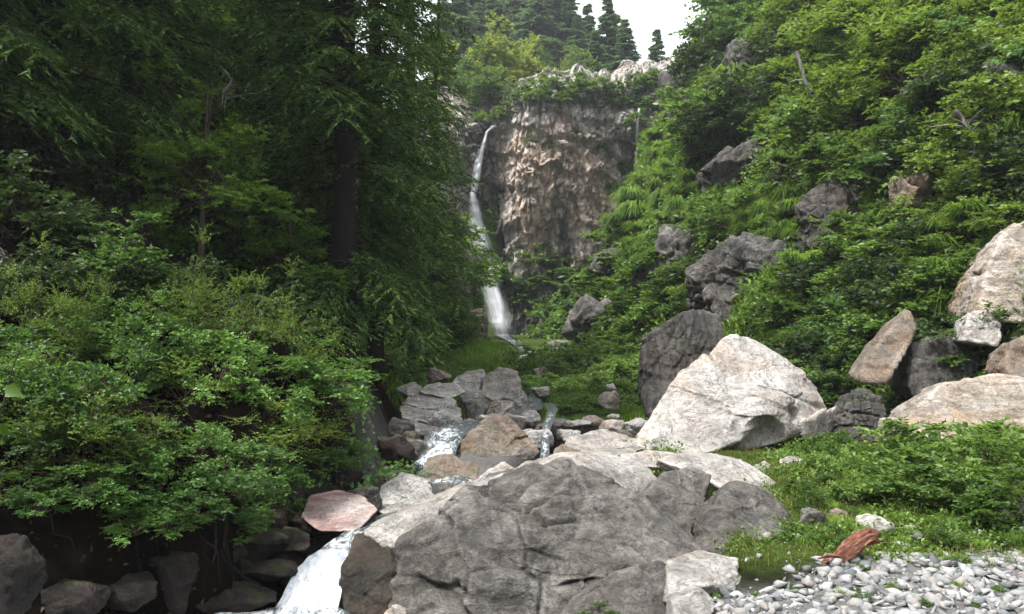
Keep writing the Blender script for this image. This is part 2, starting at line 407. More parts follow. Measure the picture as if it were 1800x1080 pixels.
def boulder(label, front, mat, back=None, thick=1.0, level=5, seed=0, group=None, name='boulder', cat='boulder', extra=None, **kw):
    """front: (px, py, distance) of corners read off the photo; the far side is the same outline drawn in and set back"""
    fp = corner(front); c = fp.mean(0)
    if back is None:
        bk = c + (fp - c) * np.array([.75, .3, .7]) + np.array([0, thick, -.1 * thick])
    else: bk = corner(back)
    V, fc = rock_shape(np.vstack([fp, bk]), level, seed=seed, **kw)
    if extra:
        V2, f2 = rock_shape(corner(extra), 5, seed=seed + 1, rough=.8); fc = np.concatenate([fc, f2 + len(V)]); V = np.vstack([V, V2])
    o = world_mesh(name, V, fc, mat, True)
    return tag(o, label, cat, group)
def lump(label, px, py, w, h, D, mat, depth=None, level=4, seed=0, group=None, name='rock', cat='rock', rough=1.15, sink=.25, yaw=None, **kw):
    """rock read off the photo as a box: centre, width and height in pixels, distance"""
    c = P(px, py, D); W = w / F * D / 2; Hh = h / F * D / 2; Dp = (depth or w / F * D * .8) / 2
    r = np.random.default_rng(seed + 5)
    pts = r.normal(size=(15, 3)); pts /= np.linalg.norm(pts, axis=1, keepdims=True) * r.uniform(.9, 1.1, (15, 1))
    pts = np.sign(pts) * np.abs(pts) ** .8
    lo, hi = pts.min(0), pts.max(0); pts = (pts - (lo + hi) / 2) / (hi - lo) * 2
    pts = pts * np.array([W, Dp, Hh]) + c + np.array([0, Dp * .6, 0])
    pts[pts[:, 2] < c[2] - Hh * .6, 2] -= sink * Hh
    V, fc = rock_shape(pts, level, rough=rough, seed=seed, **kw)
    return tag(world_mesh(name, V, fc, mat, True), label, cat, group)

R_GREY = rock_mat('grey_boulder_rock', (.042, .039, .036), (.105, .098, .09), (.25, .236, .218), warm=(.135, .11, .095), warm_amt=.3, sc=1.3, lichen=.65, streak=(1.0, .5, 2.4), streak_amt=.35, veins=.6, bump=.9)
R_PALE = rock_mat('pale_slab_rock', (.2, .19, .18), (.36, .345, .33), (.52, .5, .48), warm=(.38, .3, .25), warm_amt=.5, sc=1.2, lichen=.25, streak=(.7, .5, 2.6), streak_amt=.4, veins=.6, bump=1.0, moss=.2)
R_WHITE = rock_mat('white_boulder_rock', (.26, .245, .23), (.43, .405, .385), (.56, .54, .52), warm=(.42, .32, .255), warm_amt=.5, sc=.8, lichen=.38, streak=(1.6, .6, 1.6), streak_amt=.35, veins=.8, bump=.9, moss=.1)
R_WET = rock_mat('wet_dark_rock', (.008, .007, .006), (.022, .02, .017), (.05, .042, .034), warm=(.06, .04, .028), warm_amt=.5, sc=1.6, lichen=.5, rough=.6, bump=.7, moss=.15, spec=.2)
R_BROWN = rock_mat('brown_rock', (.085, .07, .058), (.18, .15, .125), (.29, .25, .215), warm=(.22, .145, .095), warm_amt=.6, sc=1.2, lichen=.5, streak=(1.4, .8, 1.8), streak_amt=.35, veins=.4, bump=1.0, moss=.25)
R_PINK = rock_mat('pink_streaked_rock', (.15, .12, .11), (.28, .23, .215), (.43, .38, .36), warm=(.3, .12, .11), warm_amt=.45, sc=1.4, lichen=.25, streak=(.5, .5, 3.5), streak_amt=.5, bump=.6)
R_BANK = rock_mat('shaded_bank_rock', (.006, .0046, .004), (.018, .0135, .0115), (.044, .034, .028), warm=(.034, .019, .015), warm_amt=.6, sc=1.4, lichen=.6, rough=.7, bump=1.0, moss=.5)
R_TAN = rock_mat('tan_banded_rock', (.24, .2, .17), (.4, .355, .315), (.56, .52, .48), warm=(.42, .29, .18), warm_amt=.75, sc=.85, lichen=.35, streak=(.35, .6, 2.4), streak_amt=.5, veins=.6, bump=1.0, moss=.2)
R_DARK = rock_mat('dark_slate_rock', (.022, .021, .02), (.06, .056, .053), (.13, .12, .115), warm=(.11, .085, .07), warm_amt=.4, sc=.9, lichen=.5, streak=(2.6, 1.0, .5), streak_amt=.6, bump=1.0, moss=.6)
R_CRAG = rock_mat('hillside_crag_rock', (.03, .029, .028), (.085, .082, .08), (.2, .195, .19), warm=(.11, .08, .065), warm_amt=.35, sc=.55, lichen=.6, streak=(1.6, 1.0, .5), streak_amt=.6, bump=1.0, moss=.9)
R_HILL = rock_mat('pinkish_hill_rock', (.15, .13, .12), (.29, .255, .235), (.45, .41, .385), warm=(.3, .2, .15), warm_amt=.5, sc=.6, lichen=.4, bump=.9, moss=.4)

# foreground group ------------------------------------------------------------
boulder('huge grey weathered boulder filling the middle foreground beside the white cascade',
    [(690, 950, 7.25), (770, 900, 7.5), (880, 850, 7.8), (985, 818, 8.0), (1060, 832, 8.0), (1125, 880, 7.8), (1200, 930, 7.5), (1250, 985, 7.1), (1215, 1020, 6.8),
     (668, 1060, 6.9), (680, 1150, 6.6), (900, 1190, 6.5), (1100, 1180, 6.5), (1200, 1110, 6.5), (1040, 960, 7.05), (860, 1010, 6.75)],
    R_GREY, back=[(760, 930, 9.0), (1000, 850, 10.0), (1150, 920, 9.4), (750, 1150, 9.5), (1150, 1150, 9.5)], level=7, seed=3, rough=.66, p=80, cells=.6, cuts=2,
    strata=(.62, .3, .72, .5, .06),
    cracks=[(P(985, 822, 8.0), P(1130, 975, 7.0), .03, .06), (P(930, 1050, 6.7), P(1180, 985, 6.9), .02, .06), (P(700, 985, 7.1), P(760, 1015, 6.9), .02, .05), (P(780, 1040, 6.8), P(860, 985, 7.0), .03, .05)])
boulder('long pale slab lying along the crest behind the huge grey boulder',
    [(628, 935, 7.45), (700, 896, 8.0), (820, 858, 8.7), (930, 812, 9.3), (1040, 792, 9.6), (1120, 806, 9.6), (1165, 846, 9.2), (1130, 880, 8.6), (985, 824, 8.3), (800, 905, 7.75), (690, 965, 7.3)],
    R_PALE, back=[(760, 960, 9.6), (1000, 900, 11), (1120, 900, 10.6), (700, 1010, 8.6)], level=6, seed=8, rough=.45)
boulder('dark wet brown-topped rock forming the right side of the white cascade',
    [(582, 1090, 6.95), (592, 1010, 7.05), (625, 938, 7.5), (690, 925, 7.6), (735, 950, 7.6), (690, 1005, 7.0), (668, 1085, 6.8), (600, 1150, 6.8), (690, 1150, 6.7)],
    R_WET, thick=.9, level=6, seed=12, rough=.6)
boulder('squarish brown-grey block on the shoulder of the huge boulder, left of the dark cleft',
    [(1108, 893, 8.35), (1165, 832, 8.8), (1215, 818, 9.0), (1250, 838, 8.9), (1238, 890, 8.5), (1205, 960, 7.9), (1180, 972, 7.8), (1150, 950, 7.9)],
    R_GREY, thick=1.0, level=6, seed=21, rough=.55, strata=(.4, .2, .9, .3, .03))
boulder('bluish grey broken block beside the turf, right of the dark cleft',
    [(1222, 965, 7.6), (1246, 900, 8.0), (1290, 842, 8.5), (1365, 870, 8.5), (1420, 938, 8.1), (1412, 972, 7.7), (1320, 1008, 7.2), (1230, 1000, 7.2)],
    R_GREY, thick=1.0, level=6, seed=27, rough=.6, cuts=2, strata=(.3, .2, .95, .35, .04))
boulder('smooth white slab curving behind the broken grey block',
    [(1150, 812, 10), (1180, 798, 10.2), (1235, 795, 10.3), (1292, 803, 10.2), (1340, 828, 9.9), (1385, 868, 9.4), (1394, 908, 9.0), (1345, 925, 8.95), (1285, 870, 9.1), (1220, 830, 9.4)],
    R_WHITE, thick=.8, level=6, seed=31, rough=.45)
boulder('pale flat slab between the huge boulder and the gravel',
    [(1172, 990, 6.6), (1232, 966, 6.9), (1300, 982, 6.8), (1294, 1012, 6.4), (1235, 1028, 6.1), (1185, 1014, 6.2), (1180, 1060, 6.1), (1300, 1040, 6.3)], R_PALE, thick=.5, level=5, seed=36, rough=.6)
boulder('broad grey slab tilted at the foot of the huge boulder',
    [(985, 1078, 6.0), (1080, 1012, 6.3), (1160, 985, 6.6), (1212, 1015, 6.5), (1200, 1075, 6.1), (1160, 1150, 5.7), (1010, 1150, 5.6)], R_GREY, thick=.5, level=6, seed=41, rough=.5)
boulder('small white split slab at the edge of the gravel',
    [(1184, 1060, 5.7), (1232, 1030, 5.95), (1256, 1052, 5.9), (1244, 1110, 5.5), (1185, 1120, 5.5)], R_PALE, thick=.4, level=5, seed=44, rough=.7)
boulder('small white rock wedged in front of the dark wet rock at the bottom edge',
    [(668, 1085, 6.3), (690, 1064, 6.5), (712, 1076, 6.4), (716, 1110, 6.2), (670, 1120, 6.2)], R_WHITE, thick=.3, level=4, seed=47, rough=.7)
# large boulders on the right -------------------------------------------------
boulder('largest boulder, white and tent-shaped with a dark undercut at its base',
    [(1105, 792, 12.8), (1140, 735, 13.2), (1200, 660, 13.8), (1268, 602, 14.4), (1300, 584, 14.6), (1362, 610, 14.6), (1422, 650, 14.3), (1460, 700, 14.0), (1468, 742, 13.7),
     (1440, 752, 13.3), (1392, 744, 12.9), (1340, 752, 12.6), (1290, 786, 12.4), (1220, 805, 12.35), (1130, 805, 12.6), (1250, 705, 13.0), (1375, 690, 13.0)],
    R_WHITE, back=[(1180, 820, 15.3), (1300, 620, 16.6), (1420, 690, 16.4), (1440, 790, 15.9), (1320, 800, 14.9)], level=7, seed=52, rough=.6, p=30,
    dents=[(P(1352, 778, 12.6), .42, .4), (P(1400, 728, 12.95), .16, .14)],
    extra=[(1398, 742, 12.9), (1440, 722, 13.1), (1470, 720, 13.5), (1468, 752, 13.4), (1450, 778, 13.2), (1412, 774, 12.95), (1402, 758, 12.9), (1430, 750, 14.0), (1455, 775, 14.0)],
    cracks=[(P(1195, 760, 12.6), P(1225, 735, 12.7), .04, .12), (P(1330, 640, 13.6), P(1400, 720, 13.0), .03, .05), (P(1180, 700, 13.2), P(1290, 740, 12.6), .03, .04)])
boulder('dark striated boulder standing behind the white tent-shaped one',
    [(1128, 700, 16.6), (1130, 600, 16.9), (1160, 575, 17.0), (1215, 545, 17.2), (1262, 552, 17.2), (1275, 590, 16.9), (1240, 640, 16.4), (1180, 720, 16.2), (1140, 730, 16.3)],
    R_DARK, thick=1.6, level=6, seed=58, rough=.6, strata=(.8, .2, -.5, .3, .06))
boulder('broad tan banded boulder low at the right edge behind the leafy turf',
    [(1596, 745, 12.6), (1625, 705, 12.9), (1675, 665, 13.3), (1760, 655, 13.4), (1850, 670, 13.2), (1880, 740, 12.6), (1840, 790, 12.2), (1700, 800, 12.1), (1610, 785, 12.3)],
    R_TAN, thick=1.5, level=6, seed=63, rough=.5, strata=(.25, .3, .9, .35, .05))
boulder('tall smooth tan boulder high at the right edge above the shrubs',
    [(1722, 535, 15.2), (1735, 470, 15.5), (1768, 405, 15.8), (1800, 386, 15.9), (1870, 400, 15.8), (1890, 520, 15.2), (1800, 570, 14.9), (1735, 560, 15.0)],
    R_TAN, thick=1.4, level=6, seed=67, rough=.6, strata=(.8, .2, .5, .4, .06))
boulder('stepped dark layered rock with pale ledges beside the white boulder',
    [(1478, 775, 12.9), (1482, 725, 13.1), (1500, 685, 13.4), (1530, 680, 13.4), (1556, 712, 13.2), (1568, 770, 12.8), (1525, 795, 12.6)],
    R_DARK, thick=.8, level=6, seed=71, rough=.8, strata=(.12, .15, .97, .23, .05), cells=1.3)
lump('small round pinkish rock at the foot of the layered dark rock', 1568, 757, 44, 44, 12.4, R_PINK, seed=74, level=4, rough=.6)
boulder('slanting grey-brown rock slab leaning out of the shrubs above the turf hollow',
    [(1510, 672, 15.2), (1530, 625, 15.4), (1570, 570, 15.7), (1595, 540, 15.8), (1612, 575, 15.5), (1590, 625, 15.1), (1545, 675, 14.9)], R_BROWN, thick=.9, level=5, seed=77, rough=.7)
boulder('dark shaded rock wall of the hollow behind the tan banded boulder',
    [(1590, 680, 15.2), (1610, 600, 15.4), (1690, 575, 15.4), (1720, 640, 15.0), (1690, 700, 14.7), (1620, 705, 14.8)], R_DARK, thick=1.0, level=5, seed=79, rough=.9)
boulder('pale angular rock under the tall tan boulder', [(1698, 600, 14.6), (1702, 548, 14.9), (1745, 540, 14.9), (1765, 570, 14.7), (1755, 610, 14.5)], R_PALE, thick=.7, level=5, seed=81, rough=.8)
boulder('brown rock at the right edge resting on the tan banded boulder', [(1765, 650, 13.6), (1775, 605, 13.9), (1820, 585, 14.0), (1860, 620, 13.8), (1850, 675, 13.4), (1785, 675, 13.4)], R_BROWN, thick=.8, level=5, seed=83, rough=.8)
# rocks in and beside the stream -------------------------------------------------
boulder('flat-topped cracked pale slab on the left bank of the stream', [(702, 735, 14.6), (706, 712, 15.1), (735, 690, 15.8), (790, 692, 15.9), (812, 718, 15.3), (810, 752, 14.7), (760, 765, 14.3), (715, 758, 14.3)], R_PALE, thick=1.0, level=6, seed=91, rough=.8, strata=(.2, .3, .9, .3, .08))
boulder('thin pale slab lying across the cracked slab', [(738, 690, 15.6), (750, 676, 16.0), (800, 672, 16.2), (815, 690, 15.9), (790, 702, 15.6)], R_PALE, thick=.7, level=5, seed=93, rough=.8)
boulder('angular brown boulder standing in mid-stream', [(800, 790, 12.5), (815, 765, 12.7), (862, 728, 13.1), (885, 730, 13.1), (925, 765, 12.8), (950, 800, 12.5), (946, 832, 12.2), (870, 826, 12.0), (812, 800, 12.2)], R_BROWN, thick=1.0, level=6, seed=96, rough=.55)
boulder('tan wedge rock below the little upstream cascade', [(742, 835, 10.9), (752, 805, 11.2), (790, 797, 11.4), (848, 820, 11.2), (835, 850, 10.8), (790, 872, 10.5), (760, 855, 10.6)], R_BROWN, thick=.8, level=5, seed=99, rough=.7)
boulder('pale wedge-topped rock in front of the angular brown boulder', [(818, 865, 10.6), (850, 830, 10.9), (885, 812, 11.1), (922, 832, 10.9), (930, 860, 10.6), (860, 885, 10.3)], R_PALE, thick=.8, level=5, seed=103, rough=.6)
boulder('tan cracked rock on the left shore above the cascade', [(655, 895, 9.0), (668, 855, 9.4), (705, 830, 9.7), (750, 842, 9.6), (765, 880, 9.2), (758, 908, 8.9), (700, 915, 8.7)], R_PALE, thick=.9, level=6, seed=106, rough=.7, cracks=[(P(690, 870, 9.1), P(720, 905, 8.8), .02, .06)])
boulder('smooth pink-streaked rock at the top of the white cascade', [(528, 905, 8.2), (545, 878, 8.6), (590, 862, 8.8), (640, 872, 8.7), (656, 905, 8.3), (630, 935, 8.0), (565, 935, 7.9)], R_PINK, thick=.7, level=6, seed=109, rough=.45)
lump('dark smooth rock squeezed between the pink-streaked and the tan cracked rocks', 640, 880, 60, 56, 8.9, R_DARK, seed=112, level=5, rough=.6)
boulder('rounded pinkish brown boulder at the foot of the turf bank', [(846, 695, 18.4), (850, 665, 18.8), (878, 645, 19.2), (910, 650, 19.1), (918, 680, 18.7), (905, 702, 18.3), (865, 705, 18.2)], R_HILL, thick=1.0, level=5, seed=115, rough=.7)
boulder('long pale rock beside the rounded pinkish boulder', [(790, 680, 18.6), (812, 655, 19.2), (850, 650, 19.3), (858, 672, 18.9), (840, 700, 18.3), (805, 700, 18.2)], R_PALE, thick=.9, level=5, seed=117, rough=.9, cuts=2)
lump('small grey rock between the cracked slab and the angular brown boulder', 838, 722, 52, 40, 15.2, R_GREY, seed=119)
lump('small dark-sided rock behind the angular brown boulder', 822, 752, 36, 30, 14.4, R_BROWN, seed=121)
boulder('triangular dark-faced rock jutting from the pale slabs', [(968, 820, 11.6), (975, 790, 11.9), (990, 778, 12.1), (1015, 795, 11.9), (1055, 812, 11.6), (1040, 835, 11.3), (985, 838, 11.3)], R_BROWN, thick=.7, level=5, seed=123, rough=.6)
boulder('wide pale water-worn slab at the middle of the stream bed', [(985, 790, 12.2), (1000, 768, 12.9), (1060, 755, 13.5), (1125, 775, 13.2), (1150, 800, 12.4), (1100, 815, 11.9), (1030, 815, 11.8)], R_PALE, thick=1.0, level=6, seed=126, rough=.5)
boulder('pale ledge between the water-worn slab and the white boulder', [(1090, 800, 11.6), (1140, 790, 12.0), (1210, 800, 11.9), (1230, 830, 11.2), (1170, 840, 10.8), (1105, 830, 11.0)], R_WHITE, thick=.8, level=5, seed=128, rough=.5)
for i, (x, y, w, h, D, m, lb) in enumerate([
    (1070, 703, 40, 34, 18.5, R_HILL, 'pinkish rock half sunk in the green bank'),
    (950, 688, 34, 16, 20.5, R_PALE, 'thin pale rock showing through the turf left of the pinkish one'),
    (978, 745, 30, 18, 16.5, R_PALE, 'small pale stone at the foot of the green bank near the brown boulder'),
    (1018, 748, 50, 18, 16.2, R_PALE, 'flat pale stone along the foot of the green bank'),
    (1075, 752, 46, 26, 15.2, R_HILL, 'warm pale rock where the green bank meets the stream bed'),
    (1098, 770, 36, 28, 14.3, R_GREY, 'grey stone tucked beside the foot of the white boulder'),
    (1075, 680, 20, 12, 20.5, R_PALE, 'little pale stone above the pinkish rock on the green bank'),
    (1078, 735, 22, 14, 17, R_PALE, 'little pale stone below the pinkish rock on the green bank'),
    (930, 762, 26, 18, 14.6, R_PALE, 'small pale stone right behind the angular brown boulder'),
    (760, 770, 66, 26, 13.0, R_GREY, 'flat grey rock parting the upstream cascade'),
    (722, 775, 30, 34, 12.6, R_BROWN, 'small tan rock at the left edge of the upstream cascade'),
    (860, 880, 56, 24, 9.9, R_GREY, 'low grey rock at the rim of the quiet pool'),
    (1475, 905, 34, 22, 9.2, R_BROWN, 'brownish stone under the dry grass edge'),
    (1428, 915, 52, 42, 8.6, R_GREY, 'rounded grey stone in the turf right of the broken block'),
    (1545, 928, 62, 42, 8.2, R_WHITE, 'smooth white stone lying just behind the red driftwood'),
    (1395, 815, 46, 22, 11.0, R_PALE, 'pale stone in the short grass below the white boulder'),
    (1345, 822, 34, 24, 10.8, R_PALE, 'pale stone beside the smooth white slab'),
    (1785, 905, 60, 44, 8.9, R_GREY, 'grey stone at the right edge among the leaves'),
    (-6, 1020, 130, 160, 5.4, R_BANK, 'shaded tan boulder in the lower left corner'),
    (955, 655, 36, 18, 27, R_HILL, 'pale stone at the far end of the green bank'),
    (935, 628, 46, 22, 38, R_PALE, 'pale boulder in the far stream below the waterfall'),
    (985, 610, 50, 26, 42, R_GREY, 'grey boulder below the waterfall at the foot of the right slope'),
    (915, 612, 26, 16, 46, R_DARK, 'dark wet boulder just below the waterfall foot'),
    (960, 640, 30, 12, 33, R_PALE, 'flat pale stone in the far stream'),
    (480, 985, 110, 90, 7.7, R_WET, 'dark wet rock left of the white cascade'),
    (400, 1010, 110, 80, 7.2, R_WET, 'low dark rock at the edge of the foaming pool'),
    (505, 930, 90, 60, 8.2, R_WET, 'dark ledge below the pink-streaked rock'),
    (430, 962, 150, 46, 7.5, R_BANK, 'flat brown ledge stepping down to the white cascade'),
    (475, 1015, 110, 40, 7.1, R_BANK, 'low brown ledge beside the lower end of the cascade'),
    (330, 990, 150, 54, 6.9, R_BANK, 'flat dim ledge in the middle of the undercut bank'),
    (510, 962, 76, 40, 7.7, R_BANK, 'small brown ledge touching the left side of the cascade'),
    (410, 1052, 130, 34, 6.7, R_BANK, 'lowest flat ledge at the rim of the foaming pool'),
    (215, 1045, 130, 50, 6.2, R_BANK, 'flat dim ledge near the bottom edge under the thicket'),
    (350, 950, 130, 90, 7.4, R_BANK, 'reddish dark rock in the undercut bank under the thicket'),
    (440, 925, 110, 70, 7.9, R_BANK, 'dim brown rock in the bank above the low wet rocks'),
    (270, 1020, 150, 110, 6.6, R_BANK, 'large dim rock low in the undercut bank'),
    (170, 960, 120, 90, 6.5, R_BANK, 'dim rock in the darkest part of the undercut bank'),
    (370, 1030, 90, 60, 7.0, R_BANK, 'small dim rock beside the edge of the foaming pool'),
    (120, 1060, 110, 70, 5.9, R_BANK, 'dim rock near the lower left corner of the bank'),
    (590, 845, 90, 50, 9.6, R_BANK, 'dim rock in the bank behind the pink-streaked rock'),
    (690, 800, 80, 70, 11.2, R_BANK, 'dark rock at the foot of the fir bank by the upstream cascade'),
    ]):
    if x > 1330 and y > 800: D = float(hit([x], [y + h * .35])[0, 1])
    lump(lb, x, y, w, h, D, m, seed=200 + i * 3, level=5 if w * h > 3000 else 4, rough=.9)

JUMBLE = [(718, 800, 60, 46, 11.9, R_GREY), (770, 742, 44, 30, 14.6, R_PALE), (905, 745, 40, 26, 15.0, R_GREY), (945, 782, 46, 36, 12.9, R_PALE), (930, 735, 34, 20, 16.0, R_BROWN), (905, 700, 40, 26, 17.6, R_PALE), (880, 722, 44, 26, 15.8, R_HILL), (960, 838, 56, 34, 11.0, R_GREY), (1005, 770, 40, 22, 14.0, R_GREY), (1040, 742, 34, 16, 16.4, R_HILL), (1120, 750, 36, 20, 14.8, R_PALE), (740, 800, 36, 24, 11.9, R_DARK), (700, 760, 44, 40, 12.9, R_DARK), (780, 865, 44, 22, 10.2, R_WET), (735, 915, 40, 22, 8.9, R_WET), (830, 700, 36, 22, 17.0, R_PALE), (770, 660, 34, 18, 19.5, R_HILL), (720, 690, 40, 26, 15.8, R_BROWN), (960, 760, 30, 24, 14.2, R_DARK), (1060, 830, 60, 30, 10.9, R_PALE), (905, 880, 60, 22, 9.7, R_GREY), (815, 890, 50, 22, 9.4, R_GREY), (990, 745, 26, 14, 16.6, R_PALE), (925, 812, 34, 30, 12.0, R_WET), (1090, 785, 40, 24, 12.9, R_WHITE), (860, 745, 30, 22, 14.2, R_PALE)]
_nm = {R_GREY: 'grey', R_PALE: 'pale', R_BROWN: 'brown', R_HILL: 'pinkish', R_DARK: 'dark slaty', R_WET: 'wet black', R_WHITE: 'whitish'}
_by = [(870, 780, 'the angular brown boulder'), (758, 722, 'the flat-topped cracked slab'), (795, 835, 'the tan wedge rock'), (870, 850, 'the pale wedge-topped rock'), (1065, 785, 'the wide water-worn slab'), (880, 672, 'the rounded pinkish boulder'), (1010, 810, 'the triangular dark-faced rock'), (708, 870, 'the tan cracked shore rock')]
for i, (x, y, w, h, D, m) in enumerate(JUMBLE):
    k = min(_by, key=lambda q: math.hypot(q[0] - x, q[1] - y)); dx, dy = x - k[0], y - k[1]
    rel = ('left of' if dx < 0 else 'right of') if abs(dx) > 1.4 * abs(dy) else ('above' if dy < 0 else 'below') if abs(dy) > 1.4 * abs(dx) else ('up and ' if dy < 0 else 'down and ') + ('left of' if dx < 0 else 'right of')
    m = {R_DARK: R_PALE, R_WET: R_GREY, R_BROWN: R_PALE, R_GREY: R_PALE}.get(m, m) if i % 3 else {R_DARK: R_GREY, R_WET: R_GREY}.get(m, m)
    lump(_nm[m] + (' squat' if h < .55 * w else ' chunky') + ' stream rock ' + rel + ' ' + k[2], x, y, w * 1.3, h * 1.4, D, m, seed=700 + 3 * i, level=5, rough=.8, cuts=6, group='loose rocks in the stream bed')
_dup = {}
for o in list(COL.objects):
    if o.get('group') == 'loose rocks in the stream bed': _dup.setdefault(o['label'], []).append(o)
for lb, os_ in _dup.items():
    if len(os_) > 1:
        os_.sort(key=lambda o: o.location.x / o.location.y)
        for i, o in enumerate(os_): o['label'] = lb + (', leftmost' if i == 0 else ', rightmost' if i == len(os_) - 1 else ', middle')

# crags on the slopes -------------------------------------------------------------
for i, (x, y, w, h, D, m, lb, dp) in enumerate([
    (1315, 492, 200, 170, None, R_CRAG, 'grey broken crag in the middle of the right slope above the white boulder', 2.5),
    (1200, 445, 84, 120, None, R_CRAG, 'dark ledge crag between grassy shelves left of the broken crag', 2.5),
    (1475, 395, 130, 170, None, R_DARK, 'dark brown cliffy crag hung with roots under the leafy shrubs', 2.5),
    (1215, 195, 80, 240, 46, R_DARK, 'dark vertical crag of the buttress beside the sky', 5),
    (1180, 290, 60, 150, 50, R_CRAG, 'grey foot of the buttress beside the cliff', 4),
    (1345, 110, 110, 110, None, R_CRAG, 'grey crag high on the right slope', 2.5),
    (1312, 290, 150, 110, None, R_DARK, 'shadowed crag under an overhang of shrubs on the right slope', 2.5),
    (1650, 165, 80, 90, None, R_DARK, 'dark brown crag high up among the yellowish shrubs', 2),
    (1780, 150, 80, 120, None, R_DARK, 'reddish dark crag high at the right edge', 2),
    (1620, 345, 60, 90, None, R_BROWN, 'bare brown earth patch of rock amid the right slope', 1.5),
    (1035, 560, 100, 110, 37, R_GREY, 'pinkish grey crag low on the right slope near the waterfall foot', 2.5),
    (1070, 470, 70, 90, 41, R_CRAG, 'dark grey crag on the grassy edge below the cliff', 2.5),
    (1150, 490, 60, 50, None, R_CRAG, 'small grey crag on a grassy shelf', 1.5),
    (808, 480, 46, 150, 46, R_HILL, 'tan crag left of the lower waterfall', 2.5),
    (838, 570, 40, 60, 44, R_BROWN, 'reddish crag at the left foot of the waterfall', 2),
    (480, 500, 70, 80, None, R_DARK, 'dark rock in the forest behind the left bushes', 1),
    ]):
    if D is None: D = float(hit([x], [y])[0, 1]) - .7
    lump(lb, x, y, w, h, D, m, depth=dp, seed=300 + 7 * i, level=6 if w * h > 11000 else 5, rough=1.25, cuts=7, cells=1.3, name='crag', cat='crag', strata=(.8, .2, .55, 1.7, .1) if i % 3 == 0 else None)
# ------------------------------------------------------------------ cliff
def cliff_top(x):
    px = 900 + x / 63.5 * F
    return 3.2 * fbm(np.stack([np.asarray(x, float) * .55, 0 * np.asarray(x, float) + 4, 0 * np.asarray(x, float)], -1), 3, 77) * ss(850, 900, px) + 1.7 + (640 - np.interp(px, [760, 800, 835, 870, 900, 950, 1050, 1100, 1140, 1200], [205, 212, 222, 205, 185, 180, 170, 142, 118, 90])) / F * 63.5
def cliff_y(x, z):
    p = np.stack([x, 0 * x, z], -1)
    w = fbm(p * .3, 4, 61)
    y = 63.6 + 1.6 * np.exp(-((x + 1.55 + .12 * (12 - z)) / 1.25) ** 2)           # gully of the fall
    y = y - 1.2 * np.exp(-((x - 2.6) / 3.2) ** 2) * ss(8, 14, z)                   # bulging orange face
    y = y - .9 * ss(0, 9, 12 - z) + 2.2 * w
    y = y + .9 * ss(6.6, 7.6, x) * ss(13, 16, z) * (1 - ss(18, 19, z))             # grey recess at the right
    t = np.maximum(z - cliff_top(x), 0); y = y + 1.5 * t
    # overhanging strata, tilted
    u = (z + .22 * x + 1.6 * fbm(p * .45, 3, 63)) / 2.1; f = u % 1
    up = ss(13, 16.5, z)
    y = y - up * .75 * (ss(0, .1, f) * (1 - .8 * f)) 
    u2 = (z - .5 * x + 2 * fbm(p * .6, 3, 64)) / .9; f2 = u2 % 1
    y = y - .26 * (ss(0, .2, f2) * (1 - .7 * f2)) * (.4 + .6 * up)
    # upright ribs below
    y = y - (1 - up) * .8 * (ridged(p * np.array([.8, 1, .16]), 3, 66) - .6)
    q = p * np.array([1.15, 1, .55]) + .3 * fbm(p * .7, 3, 67)[..., None]
    a1, a2, cid = worley(q * .9, 68); y = y - .75 * (cid - .5) * ss(0, .12, a2 - a1)
    b1, b2, bid = worley(q * 2.3 + 7, 69); y = y - .5 * (bid - .5) * ss(0, .08, b2 - b1) - .3 * ss(.0, .07, b2 - b1)
    g1, g2, gid = worley(p * np.array([1.1, 1, .22]) + 3 + .2 * fbm(p * .9, 2, 73)[..., None], 74); y = y + .55 * (1 - ss(0, .06, g2 - g1))
    y = y - .35 * fbm(p * 2.6, 4, 70)
    return y
cx = np.arange(-7, 13.5, .075); cz = np.arange(1.5, 25, .075)
CXX, CZZ = np.meshgrid(cx, cz, indexing='ij'); CY = cliff_y(CXX, CZZ)
PX, PY = pix(np.stack([CXX, CY, CZZ], -1))
p3 = np.stack([CXX, 0 * CXX, CZZ], -1); nz = fbm(p3 * .55, 4, 71); nz2 = fbm(p3 * np.array([1.5, 1, .2]), 4, 72)
warm = np.exp(-((PX - 985) / 75) ** 2 - ((PY - 300) / 75) ** 2) + .9 * np.exp(-((PX - 935) / 38) ** 2 - ((PY - 420) / 75) ** 2) + .75 * np.exp(-((PX - 1030) / 38) ** 2 - ((PY - 380) / 70) ** 2) + .5 * np.exp(-((PX - 900) / 40) ** 2 - ((PY - 270) / 60) ** 2)
warm = np.clip(warm * 1.25 + nz * 1.9, 0, 1)
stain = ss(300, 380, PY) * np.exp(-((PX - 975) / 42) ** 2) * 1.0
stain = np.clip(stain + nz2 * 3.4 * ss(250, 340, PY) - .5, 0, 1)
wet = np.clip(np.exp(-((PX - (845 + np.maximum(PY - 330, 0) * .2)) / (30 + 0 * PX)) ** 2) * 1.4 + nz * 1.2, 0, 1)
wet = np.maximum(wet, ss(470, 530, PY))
n = N('cliff_rock'); v = n.pos()
aw = n('ShaderNodeAttribute', attribute_name='warm').outputs['Fac']; ast = n('ShaderNodeAttribute', attribute_name='stain').outputs['Fac']; awt = n('ShaderNodeAttribute', attribute_name='wet').outputs['Fac']
a = n.noise(v, .9, 10, .7, .4); f = n.noise(v, 5.5, 8, .72)
grey = n.ramp(a, [(.34, (.2, .182, .175)), (.47, (.5, .46, .44)), (.58, (.72, .68, .65))])
org = n.ramp(n.noise(v, 1.7, 8, .7, .3), [(.34, (.3, .2, .15)), (.47, (.68, .52, .42)), (.58, (.8, .68, .58))])
c = n.mix(aw, grey, org)
fr = n.ramp(f, [(.34, .45), (.44, 1.0), (.6, 1.25)])
